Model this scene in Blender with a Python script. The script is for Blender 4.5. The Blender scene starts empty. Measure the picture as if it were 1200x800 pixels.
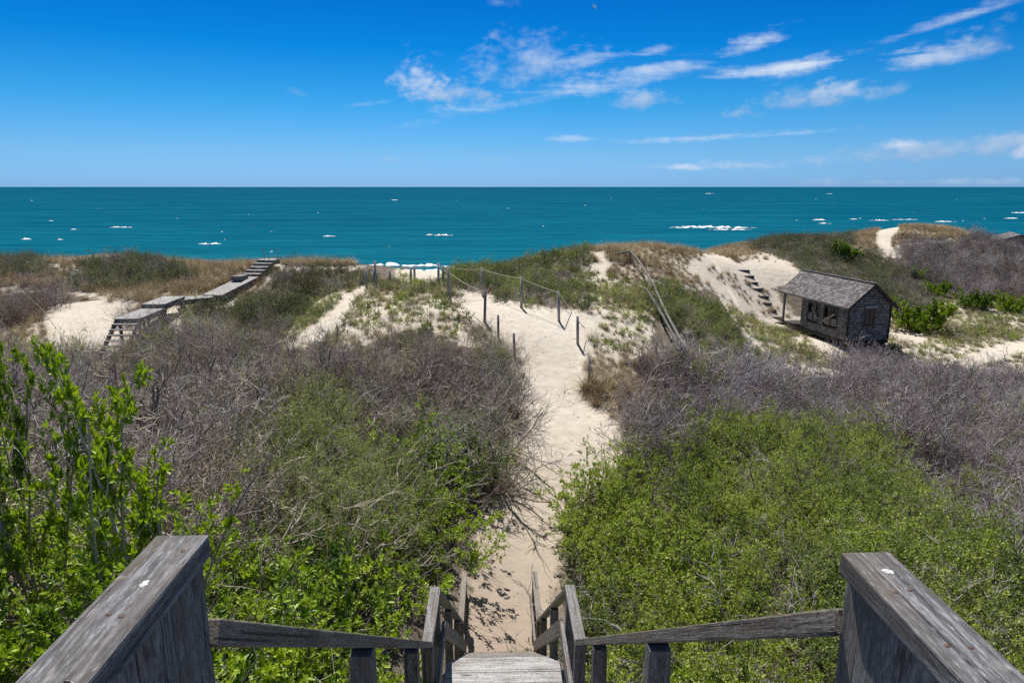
import bpy, math, random
import numpy as np
from mathutils import Vector, Matrix

random.seed(7)
RS = np.random.RandomState(11)
scene = bpy.context.scene
COL = scene.collection
R = math.radians

# ----------------------------------------------------------------- camera model
PITCH = math.atan(181.0 / 800.0)
CP, SP = math.cos(PITCH), math.sin(PITCH)
F = 800.0                                   # focal length in photo pixels (1200 wide)


def at(px, py, d):
    """world point seen at photo pixel (px,py) at depth d along the view axis"""
    u = (px - 600.0) / F * d
    v = (py - 400.0) / F * d
    return np.array([u, d * CP - v * SP, -(d * SP + v * CP)])


def proj(X, Y, Z):
    d = Y * CP - Z * SP
    v = -Y * SP - Z * CP
    d = np.where(d < 0.2, 0.2, d)
    return 600 + F * X / d, 400 + F * v / d, d


cam_d = bpy.data.cameras.new("camera")
cam_d.lens = 24.0
cam_d.sensor_width = 36.0
cam_d.clip_start = 0.05
cam_d.clip_end = 90000
cam = bpy.data.objects.new("camera", cam_d)
COL.objects.link(cam)
cam.location = (0, 0, 0)
cam.rotation_euler = (R(90) - PITCH, 0, 0)
scene.camera = cam

# ----------------------------------------------------------------- helpers


def tag(o, label=None, cat=None, group=None, kind=None):
    if label: o['label'] = label
    if cat: o['category'] = cat
    if group: o['group'] = group
    if kind: o['kind'] = kind
    return o


def empty(name, loc, rz=0.0):
    o = bpy.data.objects.new(name, None)
    o.empty_display_size = 0.2
    COL.objects.link(o)
    o.location = loc
    o.rotation_euler = (0, 0, rz)
    return o


def mesh_np(name, verts, tris=None, quads=None, mats=(), tri_mat=None, quad_mat=None, smooth=False):
    me = bpy.data.meshes.new(name)
    v = np.asarray(verts, dtype=np.float32).reshape(-1, 3)
    nt = 0 if tris is None else len(tris)
    nq = 0 if quads is None else len(quads)
    me.vertices.add(len(v))
    me.vertices.foreach_set('co', v.ravel())
    loops = []
    if nt: loops.append(np.asarray(tris, dtype=np.int32).ravel())
    if nq: loops.append(np.asarray(quads, dtype=np.int32).ravel())
    l = np.concatenate(loops)
    me.loops.add(len(l))
    me.loops.foreach_set('vertex_index', l)
    me.polygons.add(nt + nq)
    starts = np.concatenate([np.arange(nt) * 3, nt * 3 + np.arange(nq) * 4]).astype(np.int32)
    tot = np.concatenate([np.full(nt, 3), np.full(nq, 4)]).astype(np.int32)
    me.polygons.foreach_set('loop_start', starts)
    me.polygons.foreach_set('loop_total', tot)
    for m in mats: me.materials.append(m)
    if tri_mat is not None or quad_mat is not None:
        mi = np.concatenate([np.zeros(nt, int) if tri_mat is None else np.asarray(tri_mat),
                             np.zeros(nq, int) if quad_mat is None else np.asarray(quad_mat)]).astype(np.int32)
        me.polygons.foreach_set('material_index', mi)
    me.update(calc_edges=True)
    me.validate()
    if smooth:
        me.polygons.foreach_set('use_smooth', np.ones(len(me.polygons), dtype=bool))
    return me


def link(name, me, parent=None, loc=None):
    o = bpy.data.objects.new(name, me)
    COL.objects.link(o)
    if parent is not None: o.parent = parent
    if loc is not None: o.location = loc
    return o


# --- materials ---------------------------------------------------------------
class NT:
    def __init__(self, tree):
        self.t = tree
        self.n = tree.nodes
        self.l = tree.links

    def node(self, typ, ins=None, **props):
        nd = self.n.new(typ)
        for k, v in props.items(): setattr(nd, k, v)
        if ins:
            for k, v in ins.items():
                s = nd.inputs[k]
                if isinstance(v, bpy.types.NodeSocket): self.l.new(v, s)
                else: s.default_value = v
        return nd

    def math(self, op, a, b=None, c=None, clamp=False):
        nd = self.n.new('ShaderNodeMath')
        nd.operation = op
        nd.use_clamp = clamp
        for i, v in enumerate((a, b, c)):
            if v is None: continue
            if isinstance(v, bpy.types.NodeSocket): self.l.new(v, nd.inputs[i])
            else: nd.inputs[i].default_value = v
        return nd.outputs[0]

    def mix(self, fac, a, b, mode='MIX'):
        nd = self.n.new('ShaderNodeMix')
        nd.data_type = 'RGBA'
        nd.blend_type = mode
        for s, v in ((nd.inputs[0], fac), (nd.inputs[6], a), (nd.inputs[7], b)):
            if isinstance(v, bpy.types.NodeSocket): self.l.new(v, s)
            elif isinstance(v, (int, float)): s.default_value = v
            else: s.default_value = (v[0], v[1], v[2], 1)
        return nd.outputs[2]

    def ramp(self, fac, stops, interp='LINEAR'):
        nd = self.n.new('ShaderNodeValToRGB')
        cr = nd.color_ramp
        cr.interpolation = interp
        while len(cr.elements) > 1: cr.elements.remove(cr.elements[-1])
        for i, (p, c) in enumerate(stops):
            e = cr.elements[0] if i == 0 else cr.elements.new(p)
            e.position = p
            e.color = (c[0], c[1], c[2], 1) if not isinstance(c, (int, float)) else (c, c, c, 1)
        self.l.new(fac, nd.inputs[0])
        return nd.outputs[0]

    def noise(self, vec, scale, detail=4, rough=0.55, dist=0.0):
        nd = self.n.new('ShaderNodeTexNoise')
        nd.inputs['Scale'].default_value = scale
        nd.inputs['Detail'].default_value = detail
        nd.inputs['Roughness'].default_value = rough
        nd.inputs['Distortion'].default_value = dist
        if vec is not None: self.l.new(vec, nd.inputs['Vector'])
        return nd.outputs[0]

    def mapping(self, vec, scale=(1, 1, 1), loc=(0, 0, 0), rot=(0, 0, 0)):
        nd = self.n.new('ShaderNodeMapping')
        nd.inputs['Scale'].default_value = scale
        nd.inputs['Location'].default_value = loc
        nd.inputs['Rotation'].default_value = rot
        self.l.new(vec, nd.inputs['Vector'])
        return nd.outputs[0]


def new_mat(name):
    m = bpy.data.materials.new(name)
    m.use_nodes = True
    t = NT(m.node_tree)
    b = t.n['Principled BSDF']
    return m, t, b


def wood_mat(name, dark, mid, light, grain=1.0, warm=0.0):
    m, t, b = new_mat(name)
    tc = t.node('ShaderNodeTexCoord')
    oi = t.node('ShaderNodeObjectInfo')
    off = t.node('ShaderNodeVectorMath', operation='ADD')
    t.l.new(tc.outputs['Object'], off.inputs[0])
    sc = t.node('ShaderNodeVectorMath', {0: oi.outputs['Random']}, operation='SCALE')
    cmb = t.node('ShaderNodeCombineXYZ', {0: oi.outputs['Random'], 1: oi.outputs['Random'], 2: oi.outputs['Random']})
    sc2 = t.node('ShaderNodeVectorMath', operation='SCALE')
    t.l.new(cmb.outputs[0], sc2.inputs[0]); sc2.inputs['Scale'].default_value = 37.0
    t.l.new(sc2.outputs[0], off.inputs[1])
    t.n.remove(sc)
    p = off.outputs[0]
    # grain runs along local X
    g1 = t.noise(t.mapping(p, (4.5, 52, 52)), 1.0, 6, 0.72, 0.8)
    g2 = t.noise(t.mapping(p, (4.0, 210, 210)), 1.0, 3, 0.6)
    wv = t.node('ShaderNodeTexWave', {'Scale': 9.0, 'Distortion': 7.0, 'Detail': 3.0, 'Detail Scale': 1.4}, wave_type='BANDS', bands_direction='Y')
    t.l.new(t.mapping(p, (0.10, 1.6, 1.6), (0, 0, 0), (0, 0, 0.05)), wv.inputs['Vector'])
    blotch = t.noise(t.mapping(p, (3.0, 9, 9)), 1.0, 4, 0.6)
    g = t.math('ADD', t.math('MULTIPLY', g1, 0.58), t.math('ADD', t.math('MULTIPLY', wv.outputs['Fac'], 0.06), t.math('MULTIPLY', g2, 0.36)))
    crack = t.noise(t.mapping(p, (0.9, 75, 75), (11, 5, 2)), 1.0, 3, 0.55, 0.3)
    c = t.ramp(g, [(0.36, dark), (0.50, mid), (0.66, light)])
    c = t.mix(t.ramp(crack, [(0.34, 0.9), (0.385, 0.0)]), c, (0.022, 0.02, 0.019))
    fl = t.noise(t.mapping(p, (38, 190, 190), (5, 9, 1)), 1.0, 3, 0.7)
    c = t.mix(t.ramp(fl, [(0.36, 0.75), (0.50, 0.0)]), c, (0.06, 0.057, 0.055))
    c = t.mix(t.ramp(fl, [(0.56, 0.0), (0.70, 0.6)]), c, (0.42, 0.42, 0.43))
    kn = t.node('ShaderNodeTexVoronoi', {'Scale': 1.0, 'Randomness': 1.0})
    t.l.new(t.mapping(p, (2.6, 11, 11)), kn.inputs['Vector'])
    c = t.mix(t.ramp(kn.outputs['Distance'], [(0.05, 0.8), (0.13, 0.45), (0.22, 0.0)]), c, (0.045, 0.034, 0.028))
    c = t.mix(t.ramp(blotch, [(0.45, 0.0), (0.70, 0.65)]), c, (0.13, 0.105, 0.082))
    lich = t.noise(t.mapping(p, (14, 26, 26), (3, 1, 7)), 1.0, 3, 0.5)
    c = t.mix(t.ramp(lich, [(0.66, 0.0), (0.74, 0.5)]), c, (0.40, 0.39, 0.37))
    t.l.new(c, b.inputs['Base Color'])
    b.inputs['Roughness'].default_value = 0.82
    b.inputs['Specular IOR Level'].default_value = 0.25
    bp = t.node('ShaderNodeBump', {'Strength': 0.9 * grain, 'Distance': 0.005, 'Height': t.math('ADD', g, t.ramp(crack, [(0.34, 0.0), (0.39, 0.5)]))})
    t.l.new(bp.outputs[0], b.inputs['Normal'])
    return m


M_WOOD = wood_mat('weathered_wood', (0.040, 0.038, 0.038), (0.125, 0.125, 0.134), (0.28, 0.285, 0.31))
M_WOODP = wood_mat('weathered_wood_bleached', (0.26, 0.255, 0.25), (0.43, 0.422, 0.415), (0.58, 0.57, 0.565))
M_WOODB = wood_mat('weathered_wood_pale', (0.085, 0.08, 0.076), (0.21, 0.203, 0.20), (0.37, 0.36, 0.355))
M_WOODT = wood_mat('weathered_wood_tan', (0.12, 0.10, 0.08), (0.25, 0.215, 0.175), (0.38, 0.34, 0.29))
M_WOODD = wood_mat('weathered_wood_dark', (0.035, 0.032, 0.03), (0.085, 0.08, 0.078), (0.16, 0.155, 0.15))


def simple_mat(name, col, rough=0.8, spec=0.3, var=0.25, scale=8.0):
    m, t, b = new_mat(name)
    tc = t.node('ShaderNodeTexCoord')
    n = t.noise(tc.outputs['Object'], scale, 4, 0.6)
    c = t.mix(t.ramp(n, [(0.3, 0.0), (0.7, 1.0)]), [x * (1 - var) for x in col], [min(1, x * (1 + var)) for x in col])
    t.l.new(c, b.inputs['Base Color'])
    b.inputs['Roughness'].default_value = rough
    b.inputs['Specular IOR Level'].default_value = spec
    return m


M_ROPE = simple_mat('rope', (0.42, 0.38, 0.30), 0.9, 0.1)
M_FOAM = simple_mat('foam', (0.80, 0.82, 0.83), 0.7, 0.2, 0.08, 0.6)
M_DROP = simple_mat('bird_dropping', (0.52, 0.52, 0.50), 0.8, 0.2, 0.35, 160)
M_NAIL = simple_mat('rust', (0.12, 0.06, 0.035), 0.7, 0.3, 0.3, 90)
M_HOLE = simple_mat('knot', (0.02, 0.018, 0.016), 0.9, 0.1, 0.3, 90)


def leaf_mat(name, young, old, transl=0.35, rough=0.42):
    m, t, b = new_mat(name)
    oi = t.node('ShaderNodeObjectInfo')
    geo = t.node('ShaderNodeNewGeometry')
    tc = t.node('ShaderNodeTexCoord')
    n1 = t.noise(tc.outputs['Object'], 7.0, 3, 0.6)
    n2 = t.noise(geo.outputs['Position'], 0.55, 3, 0.6)
    n3 = t.noise(tc.outputs['Object'], 38.0, 2, 0.6)
    f = t.math('ADD', t.math('MULTIPLY', n1, 0.50), t.math('ADD', t.math('ADD', t.math('MULTIPLY', t.math('SUBTRACT', n2, .5), 1.0), .275), t.math('MULTIPLY', t.math('SUBTRACT', oi.outputs['Random'], 0.5), 0.65)))
    f = t.math('ADD', f, t.math('MULTIPLY', t.math('SUBTRACT', n3, 0.5), 0.7))
    f = t.ramp(f, [(0.20, 0.0), (0.68, 1.0)])
    c = t.mix(f, old, young)
    t.l.new(c, b.inputs['Base Color'])
    b.inputs['Roughness'].default_value = rough
    b.inputs['Specular IOR Level'].default_value = 0.35
    tr = t.node('ShaderNodeBsdfTranslucent')
    t.l.new(t.mix(1.0, c, (1.25, 1.35, 0.55), 'MULTIPLY'), tr.inputs['Color'])
    mx = t.node('ShaderNodeMixShader', {0: transl})
    t.l.new(b.outputs[0], mx.inputs[1]); t.l.new(tr.outputs[0], mx.inputs[2])
    t.l.new(mx.outputs[0], t.n['Material Output'].inputs['Surface'])
    return m


M_LEAF = leaf_mat('leaf_broad', (0.33, 0.44, 0.028), (0.045, 0.115, 0.014), .28)
M_LEAFF = leaf_mat('leaf_fine', (0.36, 0.44, 0.07), (0.095, 0.15, 0.04), .28)
M_LEAFG = leaf_mat('leaf_greygreen', (0.32, 0.36, 0.13), (0.15, 0.19, 0.075), 0.35, 0.6)
M_LEAFD = leaf_mat('leaf_dark', (0.16, 0.19, 0.055), (0.07, 0.10, 0.035), 0.3, 0.5)
M_LEAFR = leaf_mat('leaf_juniper', (0.14, 0.12, 0.04), (0.05, 0.065, 0.02), 0.2, 0.6)


def twig_mat(name, a, bcol, c3, patch=0.25):
    m, t, b = new_mat(name)
    oi = t.node('ShaderNodeObjectInfo')
    tc = t.node('ShaderNodeTexCoord')
    geo = t.node('ShaderNodeNewGeometry')
    n = t.noise(tc.outputs['Object'], 5.0, 3, 0.6)
    n2 = t.noise(geo.outputs['Position'], patch, 3, 0.55)
    f = t.math('ADD', t.math('MULTIPLY', n, 0.45), t.math('ADD', t.math('MULTIPLY', n2, 0.55), t.math('MULTIPLY', t.math('SUBTRACT', oi.outputs['Random'], 0.5), 0.45)))
    c = t.ramp(f, [(0.30, a), (0.50, bcol), (0.72, c3)])
    t.l.new(c, b.inputs['Base Color'])
    b.inputs['Roughness'].default_value = 0.8
    b.inputs['Specular IOR Level'].default_value = 0.2
    return m


M_TWIG = twig_mat('twig_grey', (0.155, 0.115, 0.11), (0.33, 0.28, 0.275), (0.56, 0.515, 0.49))
M_TWIGP = twig_mat('twig_purple', (0.185, 0.14, 0.148), (0.36, 0.315, 0.335), (0.56, 0.52, 0.545))
M_TWIGT = twig_mat('twig_tan', (0.30, 0.24, 0.18), (0.48, 0.41, 0.33), (0.64, 0.58, 0.50))
M_TWIGD = twig_mat('twig_dark', (0.09, 0.075, 0.065), (0.17, 0.145, 0.13), (0.30, 0.265, 0.24))
M_GRASST = twig_mat('grass_dry', (0.24, 0.17, 0.10), (0.38, 0.30, 0.18), (0.50, 0.42, 0.27), 0.15)
M_GRASSG = twig_mat('grass_green', (0.13, 0.16, 0.045), (0.22, 0.25, 0.08), (0.38, 0.36, 0.17), 0.3)

# ----------------------------------------------------------------- terrain
CTRL = [
    # hill under the stairs
    (0, -6, -2.2), (-8, -6, -2.4), (9, -6, -3.0), (0, 0, -3.2), (0, 3, -5.2), (0, 5.5, -6.6), (0, 8, -7.5), (-.2, 10.2, -7.62),
    # the sand path
    (-.1, 12.5, -7.65), (.1, 15, -7.5), (1.2, 19.3, -6.95), (1.4, 22.5, -6.25), (1.2, 24.7, -5.62), (.8, 27, -5.08), (-.5, 30.5, -4.85), (-3, 36, -4.7),
    (-5.5, 44, -6.0), (-6.5, 52, -8.2),
    # left bank
    (-3, 3.6, -3.8), (-5.2, 4.6, -3.4), (-3, 6.5, -5.3), (-2, 10, -6.9), (-4.8, 8.6, -4.8), (-3.5, 13.3, -6.3), (-2.2, 16, -6.6), (-9, 4, -3.2), (-9, 11.5, -4.7), (-14, 6, -4.0),
    (-5, 18.5, -6.2), (-2.6, 22, -5.8), (-4.9, 25.9, -4.85), (-3.0, 27.5, -4.75), (-6.6, 32.8, -4.5), (-6.9, 24.6, -5.2), (-9, 20, -6.1), (-10.5, 27, -5.5), (-9, 33, -4.5),
    (-13, 16, -6.5), (-14.8, 24.3, -6.25), (-17.5, 27, -5.95), (-15.5, 21.5, -6.8), (-14.9, 30, -5.3), (-13.5, 31, -5.15), (-12.9, 34.2, -4.6), (-12.8, 36.2, -4.05), (-8.5, 38, -4.25), (-20, 33, -5.1),
    (-27, 36, -4.95), (-25.5, 43.5, -4.2), (-21, 43, -4.7), (-30, 44, -4.75), (-34, 45, -4.75), (-45, 38, -5.0), (-40, 25, -6.0), (-30, 14, -5.0), (-30, 2, -3.8), (-22, 22, -6.7),
    (-12, 42, -5.2), (-24, 52, -7.0), (-40, 56, -7.5), (-70, 45, -5.5), (-70, 10, -4.5),
    # right bank and valley
    (3, 5, -6.9), (3, 9, -7.6), (4, 12.3, -7.55), (6.7, 12.3, -7.45), (6.5, 7.5, -6.9), (11, 6, -6.7), (6.5, 16.4, -7.65), (3.5, 18.5, -7.3), (12.6, 19.2, -7.7), (7.7, 23.6, -7.55),
    (3.2, 22, -6.7), (2.9, 25.4, -5.75), (5.8, 28.5, -5.85), (7, 27.2, -6.6), (14, 28, -8.3), (20, 14, -7.2), (25, 22, -7.9), (30, 8, -6.4),
    # dunes right of the crest
    (4.1, 32.8, -4.95), (2.1, 34, -4.95), (1.2, 40, -4.85), (2.7, 43.5, -4.35), (6.2, 42, -4.3), (8.2, 46.5, -3.95), (5.6, 36, -5.35), (10, 38.5, -5.9), (12.6, 45.5, -4.65),
    (13.1, 41.8, -6.1), (15.3, 45.8, -5.5), (19, 46.5, -5.7), (11.5, 33, -7.2), (15.3, 40.5, -7.9), (14, 36, -7.9), (17.5, 36, -8.45), (17.8, 34.4, -8.75), (16.6, 41.3, -8.1), (20.2, 36, -8.4), (19, 41, -8.2),
    (15, 31, -8.6), (27, 36, -8.5), (25, 44, -7.7), (24, 52, -6.5), (33, 50, -7.6), (36, 60, -6.3), (45, 60, -6.8), (40, 36, -8.3), (45, 45, -8.2),
    (39, 73, -4.5), (45, 76, -4.15), (49, 77, -4.9), (52, 68, -7.0), (58, 74, -8.2), (57, 82, -8.0), (66, 82, -9.0), (34, 68, -5.1), (27.5, 61, -5.1), (69, 92, -9.4), (75, 60, -8.6), (70, 30, -8), (90, 80, -9),
    # beyond, down to the beach
    (9, 56, -7.2), (22, 60, -5.3), (16, 58, -5.75), (28, 64, -4.6), (21, 74, -7.8), (4, 60, -8.8), (-10, 62, -8.8), (-40, 70, -9.6), (-80, 66, -9.6), (30, 80, -8.6), (42, 92, -8.5), (60, 105, -12), (100, 105, -12.6),
    (-80, 90, -12), (-30, 90, -11.8), (10, 90, -11.5), (-80, 112, -13.8), (-30, 112, -13.7), (10, 112, -13.6), (50, 118, -13.6), (100, 122, -13.8),
    (-80, 150, -16), (-20, 150, -16), (40, 150, -16), (100, 150, -16),
]
_c = np.array(CTRL, float)


def _tps_fit(c, lam=0.02):
    n = len(c)
    d = np.sqrt(((c[:, None, :2] - c[None, :, :2]) ** 2).sum(2))
    K = np.where(d > 0, d ** 2 * np.log(d + 1e-9), 0.0) + lam * np.eye(n)
    P = np.column_stack([np.ones(n), c[:, :2]])
    A = np.zeros((n + 3, n + 3))
    A[:n, :n] = K; A[:n, n:] = P; A[n:, :n] = P.T
    rhs = np.concatenate([c[:, 2], np.zeros(3)])
    return np.linalg.solve(A, rhs)


_w = _tps_fit(_c, 0.6)
_k = [(RS.uniform(0, 6.28), RS.uniform(0, 6.28), RS.uniform(.7, 1.4)) for _ in range(18)]


def wob(X, Y, base):
    """smooth pseudo noise, about -1..1"""
    s = 0
    for i, (a, ph, f) in enumerate(_k[:9]):
        s = s + np.sin((X * math.cos(a) + Y * math.sin(a)) * base * f + ph + np.sin(Y * base * .6 + ph) * .9)
    return s / 4.5


def ground(X, Y):
    X = np.asarray(X, float); Y = np.asarray(Y, float)
    sh = X.shape
    x = X.ravel(); y = Y.ravel()
    out = np.empty(len(x))
    for s in range(0, len(x), 20000):
        xs, ys = x[s:s + 20000], y[s:s + 20000]
        d2 = (xs[:, None] - _c[None, :, 0]) ** 2 + (ys[:, None] - _c[None, :, 1]) ** 2
        k = 0.5 * d2 * np.log(d2 + 1e-9)
        out[s:s + 20000] = k @ _w[:-3] + _w[-3] + _w[-2] * xs + _w[-1] * ys
    fine = 0.05 * wob(x, y, 1.3) + 0.10 * wob(x + 40, y, 0.45)
    return (out + fine).reshape(sh)


def hit(px, py, h=0.0):
    """first point along the pixel's ray that is h above the ground"""
    ds = np.concatenate([np.arange(1.5, 20, .1), np.arange(20, 140, .2)])
    P = np.array([at(px, py, 1.0)]) * ds[:, None]
    g = ground(P[:, 0], P[:, 1]) + h
    below = np.nonzero(P[:, 2] < g)[0]
    i = below[0] if len(below) else len(ds) - 1
    return np.array([P[i, 0], P[i, 1], g[i] - h]), ds[i]


def inpoly(px, py, poly):
    px = np.asarray(px); py = np.asarray(py)
    r = np.zeros(px.shape, bool)
    n = len(poly)
    j = n - 1
    for i in range(n):
        xi, yi = poly[i]; xj, yj = poly[j]
        if yi != yj:
            cnd = ((yi > py) != (yj > py)) & (px < (xj - xi) * (py - yi) / (yj - yi) + xi)
            r ^= cnd
        j = i
    return r


SAND = [
    [(548, 790), (551, 768), (556, 700), (566, 640), (580, 606), (596, 575), (608, 540), (611, 500), (614, 470), (616, 440), (606, 412), (590, 394), (572, 378), (548, 364), (538, 350), (534, 336), (552, 344), (600, 358), (640, 364), (690, 366), (700, 392), (682, 402), (678, 420), (680, 450), (690, 475), (712, 490), (722, 520), (716, 560), (690, 575), (660, 590), (646, 620), (640, 680), (644, 720), (634, 770), (634, 790)],
    [(472, 322), (478, 310), (526, 310), (524, 326), (508, 332), (488, 330)],
    [(346, 402), (372, 380), (400, 350), (418, 338), (432, 334), (418, 352), (398, 378), (372, 402)],
    [(55, 362), (110, 352), (142, 356), (145, 372), (125, 410), (60, 408), (48, 385)],
    [(190, 374), (225, 352), (212, 375), (185, 405), (165, 412)],
    [(810, 298), (835, 296), (858, 303), (872, 320), (880, 350), (874, 374), (855, 352), (840, 335), (822, 325), (806, 318)],
    [(860, 300), (900, 298), (938, 312), (930, 330), (905, 335), (880, 318)],
    [(868, 315), (882, 315), (925, 372), (925, 384), (900, 384)],
    [(1030, 265), (1062, 260), (1048, 275), (1043, 288), (1054, 302), (1035, 301), (1024, 285)],
    [(1118, 428), (1150, 410), (1200, 395), (1300, 385), (1300, 402), (1200, 414), (1150, 428)],
    [(930, 392), (960, 400), (1002, 422), (1002, 430), (965, 414)],
    [(1045, 390), (1080, 386), (1088, 402), (1050, 406)],
    [(694, 296), (708, 294), (712, 310), (708, 326), (702, 322), (700, 305)],
]

# kinds of growth, first polygon that holds the middle of the canopy wins
VEG = [
    ('green', [(330, 392), (352, 352), (392, 330), (412, 336), (385, 362), (360, 396)]),
    ('sparse', [(392, 332), (430, 320), (480, 326), (532, 350), (572, 388), (560, 392), (500, 378), (470, 372), (430, 388), (395, 398), (380, 390), (410, 355)]),
    ('heath', [(66, 322), (105, 300), (150, 292), (182, 299), (220, 310), (225, 322), (150, 330), (80, 328)]),
    ('heath', [(-700, 286), (0, 288), (40, 296), (76, 310), (40, 318), (-700, 322)]),
    ('bare', [(-700, 334), (0, 332), (60, 330), (158, 345), (158, 358), (60, 354), (0, 360), (-700, 380)]),
    ('heath', [(268, 352), (335, 306), (420, 306), (440, 318), (392, 332), (352, 356), (335, 384), (290, 372), (230, 372), (222, 352)]),
    ('dry', [(-700, 300), (240, 300), (330, 296), (430, 300), (330, 330), (235, 356), (215, 372), (160, 372), (60, 400), (-700, 400)]),
    ('sparse', [(470, 300), (530, 300), (530, 350), (470, 340)]),
    ('heathgreen', [(530, 305), (590, 290), (690, 284), (692, 345), (690, 368), (600, 362), (530, 342)]),
    ('dry', [(690, 270), (830, 270), (900, 292), (860, 305), (835, 330), (800, 330), (760, 318), (725, 322), (690, 300)]),
    ('sparse', [(690, 300), (725, 318), (765, 325), (765, 400), (720, 412), (690, 400), (684, 366)]),
    ('heathgreen', [(760, 316), (800, 326), (838, 350), (880, 392), (905, 410), (860, 412), (800, 400), (765, 360)]),
    ('sparse', [(838, 332), (885, 372), (940, 384), (985, 406), (1000, 432), (930, 424), (880, 396)]),
    ('dry', [(1000, 268), (1060, 256), (1100, 258), (1146, 272), (1066, 282), (1000, 292)]),
    ('barep', [(1046, 282), (1066, 276), (1140, 268), (1500, 290), (1500, 352), (1200, 346), (1130, 340), (1060, 312)]),
    ('heath', [(820, 300), (900, 275), (960, 260), (1040, 262), (1046, 300), (1060, 320), (1100, 345), (1080, 388), (1046, 356), (1028, 330), (940, 314), (900, 300), (840, 305)]),
    ('sparse', [(1040, 345), (1500, 345), (1500, 425), (1130, 428), (1040, 418)]),
    ('dry', [(684, 400), (720, 408), (770, 420), (770, 440), (700, 470), (690, 470)]),
    # near left
    ('leafy', [(-700, 600), (0, 572), (60, 585), (150, 612), (240, 622), (330, 618), (430, 640), (545, 600), (600, 610), (570, 1500), (-700, 1500)]),
    ('leafy', [(466, 540), (480, 512), (520, 496), (552, 520), (566, 575), (550, 640), (480, 620)]),
    ('mixed', [(300, 505), (380, 460), (430, 505), (480, 500), (520, 520), (560, 640), (430, 660), (330, 620), (280, 590)]),
    ('bare', [(-700, 370), (640, 370), (640, 700), (-700, 700)]),
    # near right
    ('fine', [(636, 620), (650, 575), (690, 530), (740, 520), (800, 515), (850, 540), (880, 590), (905, 640), (980, 660), (1010, 720), (1400, 1500), (600, 1500)]),
    ('mixedg', [(752, 520), (820, 492), (960, 488), (1040, 515), (1100, 575), (1200, 640), (1600, 760), (1600, 1500), (1000, 760), (950, 660), (880, 600), (850, 540)]),
    ('barep', [(690, 408), (1600, 408), (1600, 800), (690, 800)]),
]
PLANT_Y = 58.0


def sand_mask(X, Y, Z, jit=5.0):
    px, py, d = proj(X, Y, Z)
    k = np.clip(14.0 / d, .25, 1.3)
    jx = jit * k * wob(X, Y, 3.1) * 1.6
    jy = jit * k * wob(X + 9, Y + 3, 3.1) * .8
    r = np.zeros(np.shape(px), bool)
    for p in SAND: r |= inpoly(px + jx, py + jy, p)
    return r & (Y > 9.5)


xs = np.unique(np.concatenate([np.arange(-14, 14.01, .22), np.arange(-40, 46, .5), np.arange(-100, 131, 3.0), [-400, -250, -150, 150, 250, 400]]))
ys = np.unique(np.concatenate([np.arange(-10, 34, .25), np.arange(34, 60, .45), np.arange(60, 100, 1.0), np.arange(100, 161, 4.0)]))
gx, gy = np.meshgrid(xs, ys)
gxc = np.clip(gx, -80, 100)
gz = ground(gxc, gy)
nx, ny = len(xs), len(ys)
verts = np.stack([gx, gy, gz], -1).reshape(-1, 3)
ii = (np.arange(ny - 1)[:, None] * nx + np.arange(nx - 1)[None, :]).ravel()
quads = np.stack([ii, ii + 1, ii + nx + 1, ii + nx], -1)

m, t, b = new_mat('dune_ground')
geo = t.node('ShaderNodeNewGeometry')
pos = geo.outputs['Position']
at_l = t.node('ShaderNodeAttribute', attribute_name='litter')
at_w = t.node('ShaderNodeAttribute', attribute_name='near_tan')
fine = t.noise(pos, 55.0, 3, 0.7)
med = t.noise(pos, 3.2, 5, 0.6)
big = t.noise(pos, 0.35, 4, 0.55)
sand = t.mix(t.ramp(med, [(0.35, 0.0), (0.65, 1.0)]), (0.53, 0.475, 0.40), (0.62, 0.57, 0.495))
sand = t.mix(t.ramp(big, [(0.35, 0.0), (0.65, 0.5)]), sand, (0.49, 0.425, 0.345))
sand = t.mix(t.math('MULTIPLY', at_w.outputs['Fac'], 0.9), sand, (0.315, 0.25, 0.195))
speck = t.noise(pos, 24.0, 2, 0.5)
sand = t.mix(t.ramp(speck, [(0.68, 0.0), (0.74, 0.55)]), sand, (0.22, 0.17, 0.12))
lit = t.mix(t.ramp(med, [(0.35, 0.0), (0.65, 1.0)]), (0.075, 0.062, 0.05), (0.16, 0.135, 0.105))
lit = t.mix(t.ramp(fine, [(0.45, 0.0), (0.7, 0.7)]), lit, (0.27, 0.225, 0.175))
edge = t.math('ADD', at_l.outputs['Fac'], t.math('MULTIPLY', t.math('SUBTRACT', med, 0.5), 0.9))
c = t.mix(t.ramp(edge, [(0.40, 0.0), (0.62, 1.0)]), sand, lit)
t.l.new(c, b.inputs['Base Color'])
b.inputs['Roughness'].default_value = 0.95
b.inputs['Specular IOR Level'].default_value = 0.1
foot = t.node('ShaderNodeTexVoronoi', {'Scale': 2.6, 'Randomness': 1.0}, feature='SMOOTH_F1')
t.l.new(t.mapping(pos, (1.0, 0.8, 1.0)), foot.inputs['Vector'])
hgt = t.math('ADD', t.math('MULTIPLY', foot.outputs['Distance'], 0.5), t.math('ADD', t.math('MULTIPLY', med, 0.5), t.math('MULTIPLY', fine, 0.05)))
bp = t.node('ShaderNodeBump', {'Strength': 0.8, 'Distance': 0.10, 'Height': hgt})
t.l.new(bp.outputs[0], b.inputs['Normal'])
M_GROUND = m

me = mesh_np('dune_ground', verts, quads=quads, mats=[M_GROUND], smooth=True)


STAIR_ROT = R(1.50)
HUT_O = np.array([17.75, 35.4, -8.12]); HUT_U = np.array([-.195, .981, 0]); HUT_W = np.array([.981, .195, 0])
BWP = [np.array(q) for q in ((-14.65, 25.5), (-14.95, 29.9), (-13.62, 30.7), (-12.75, 36.3))]


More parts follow.
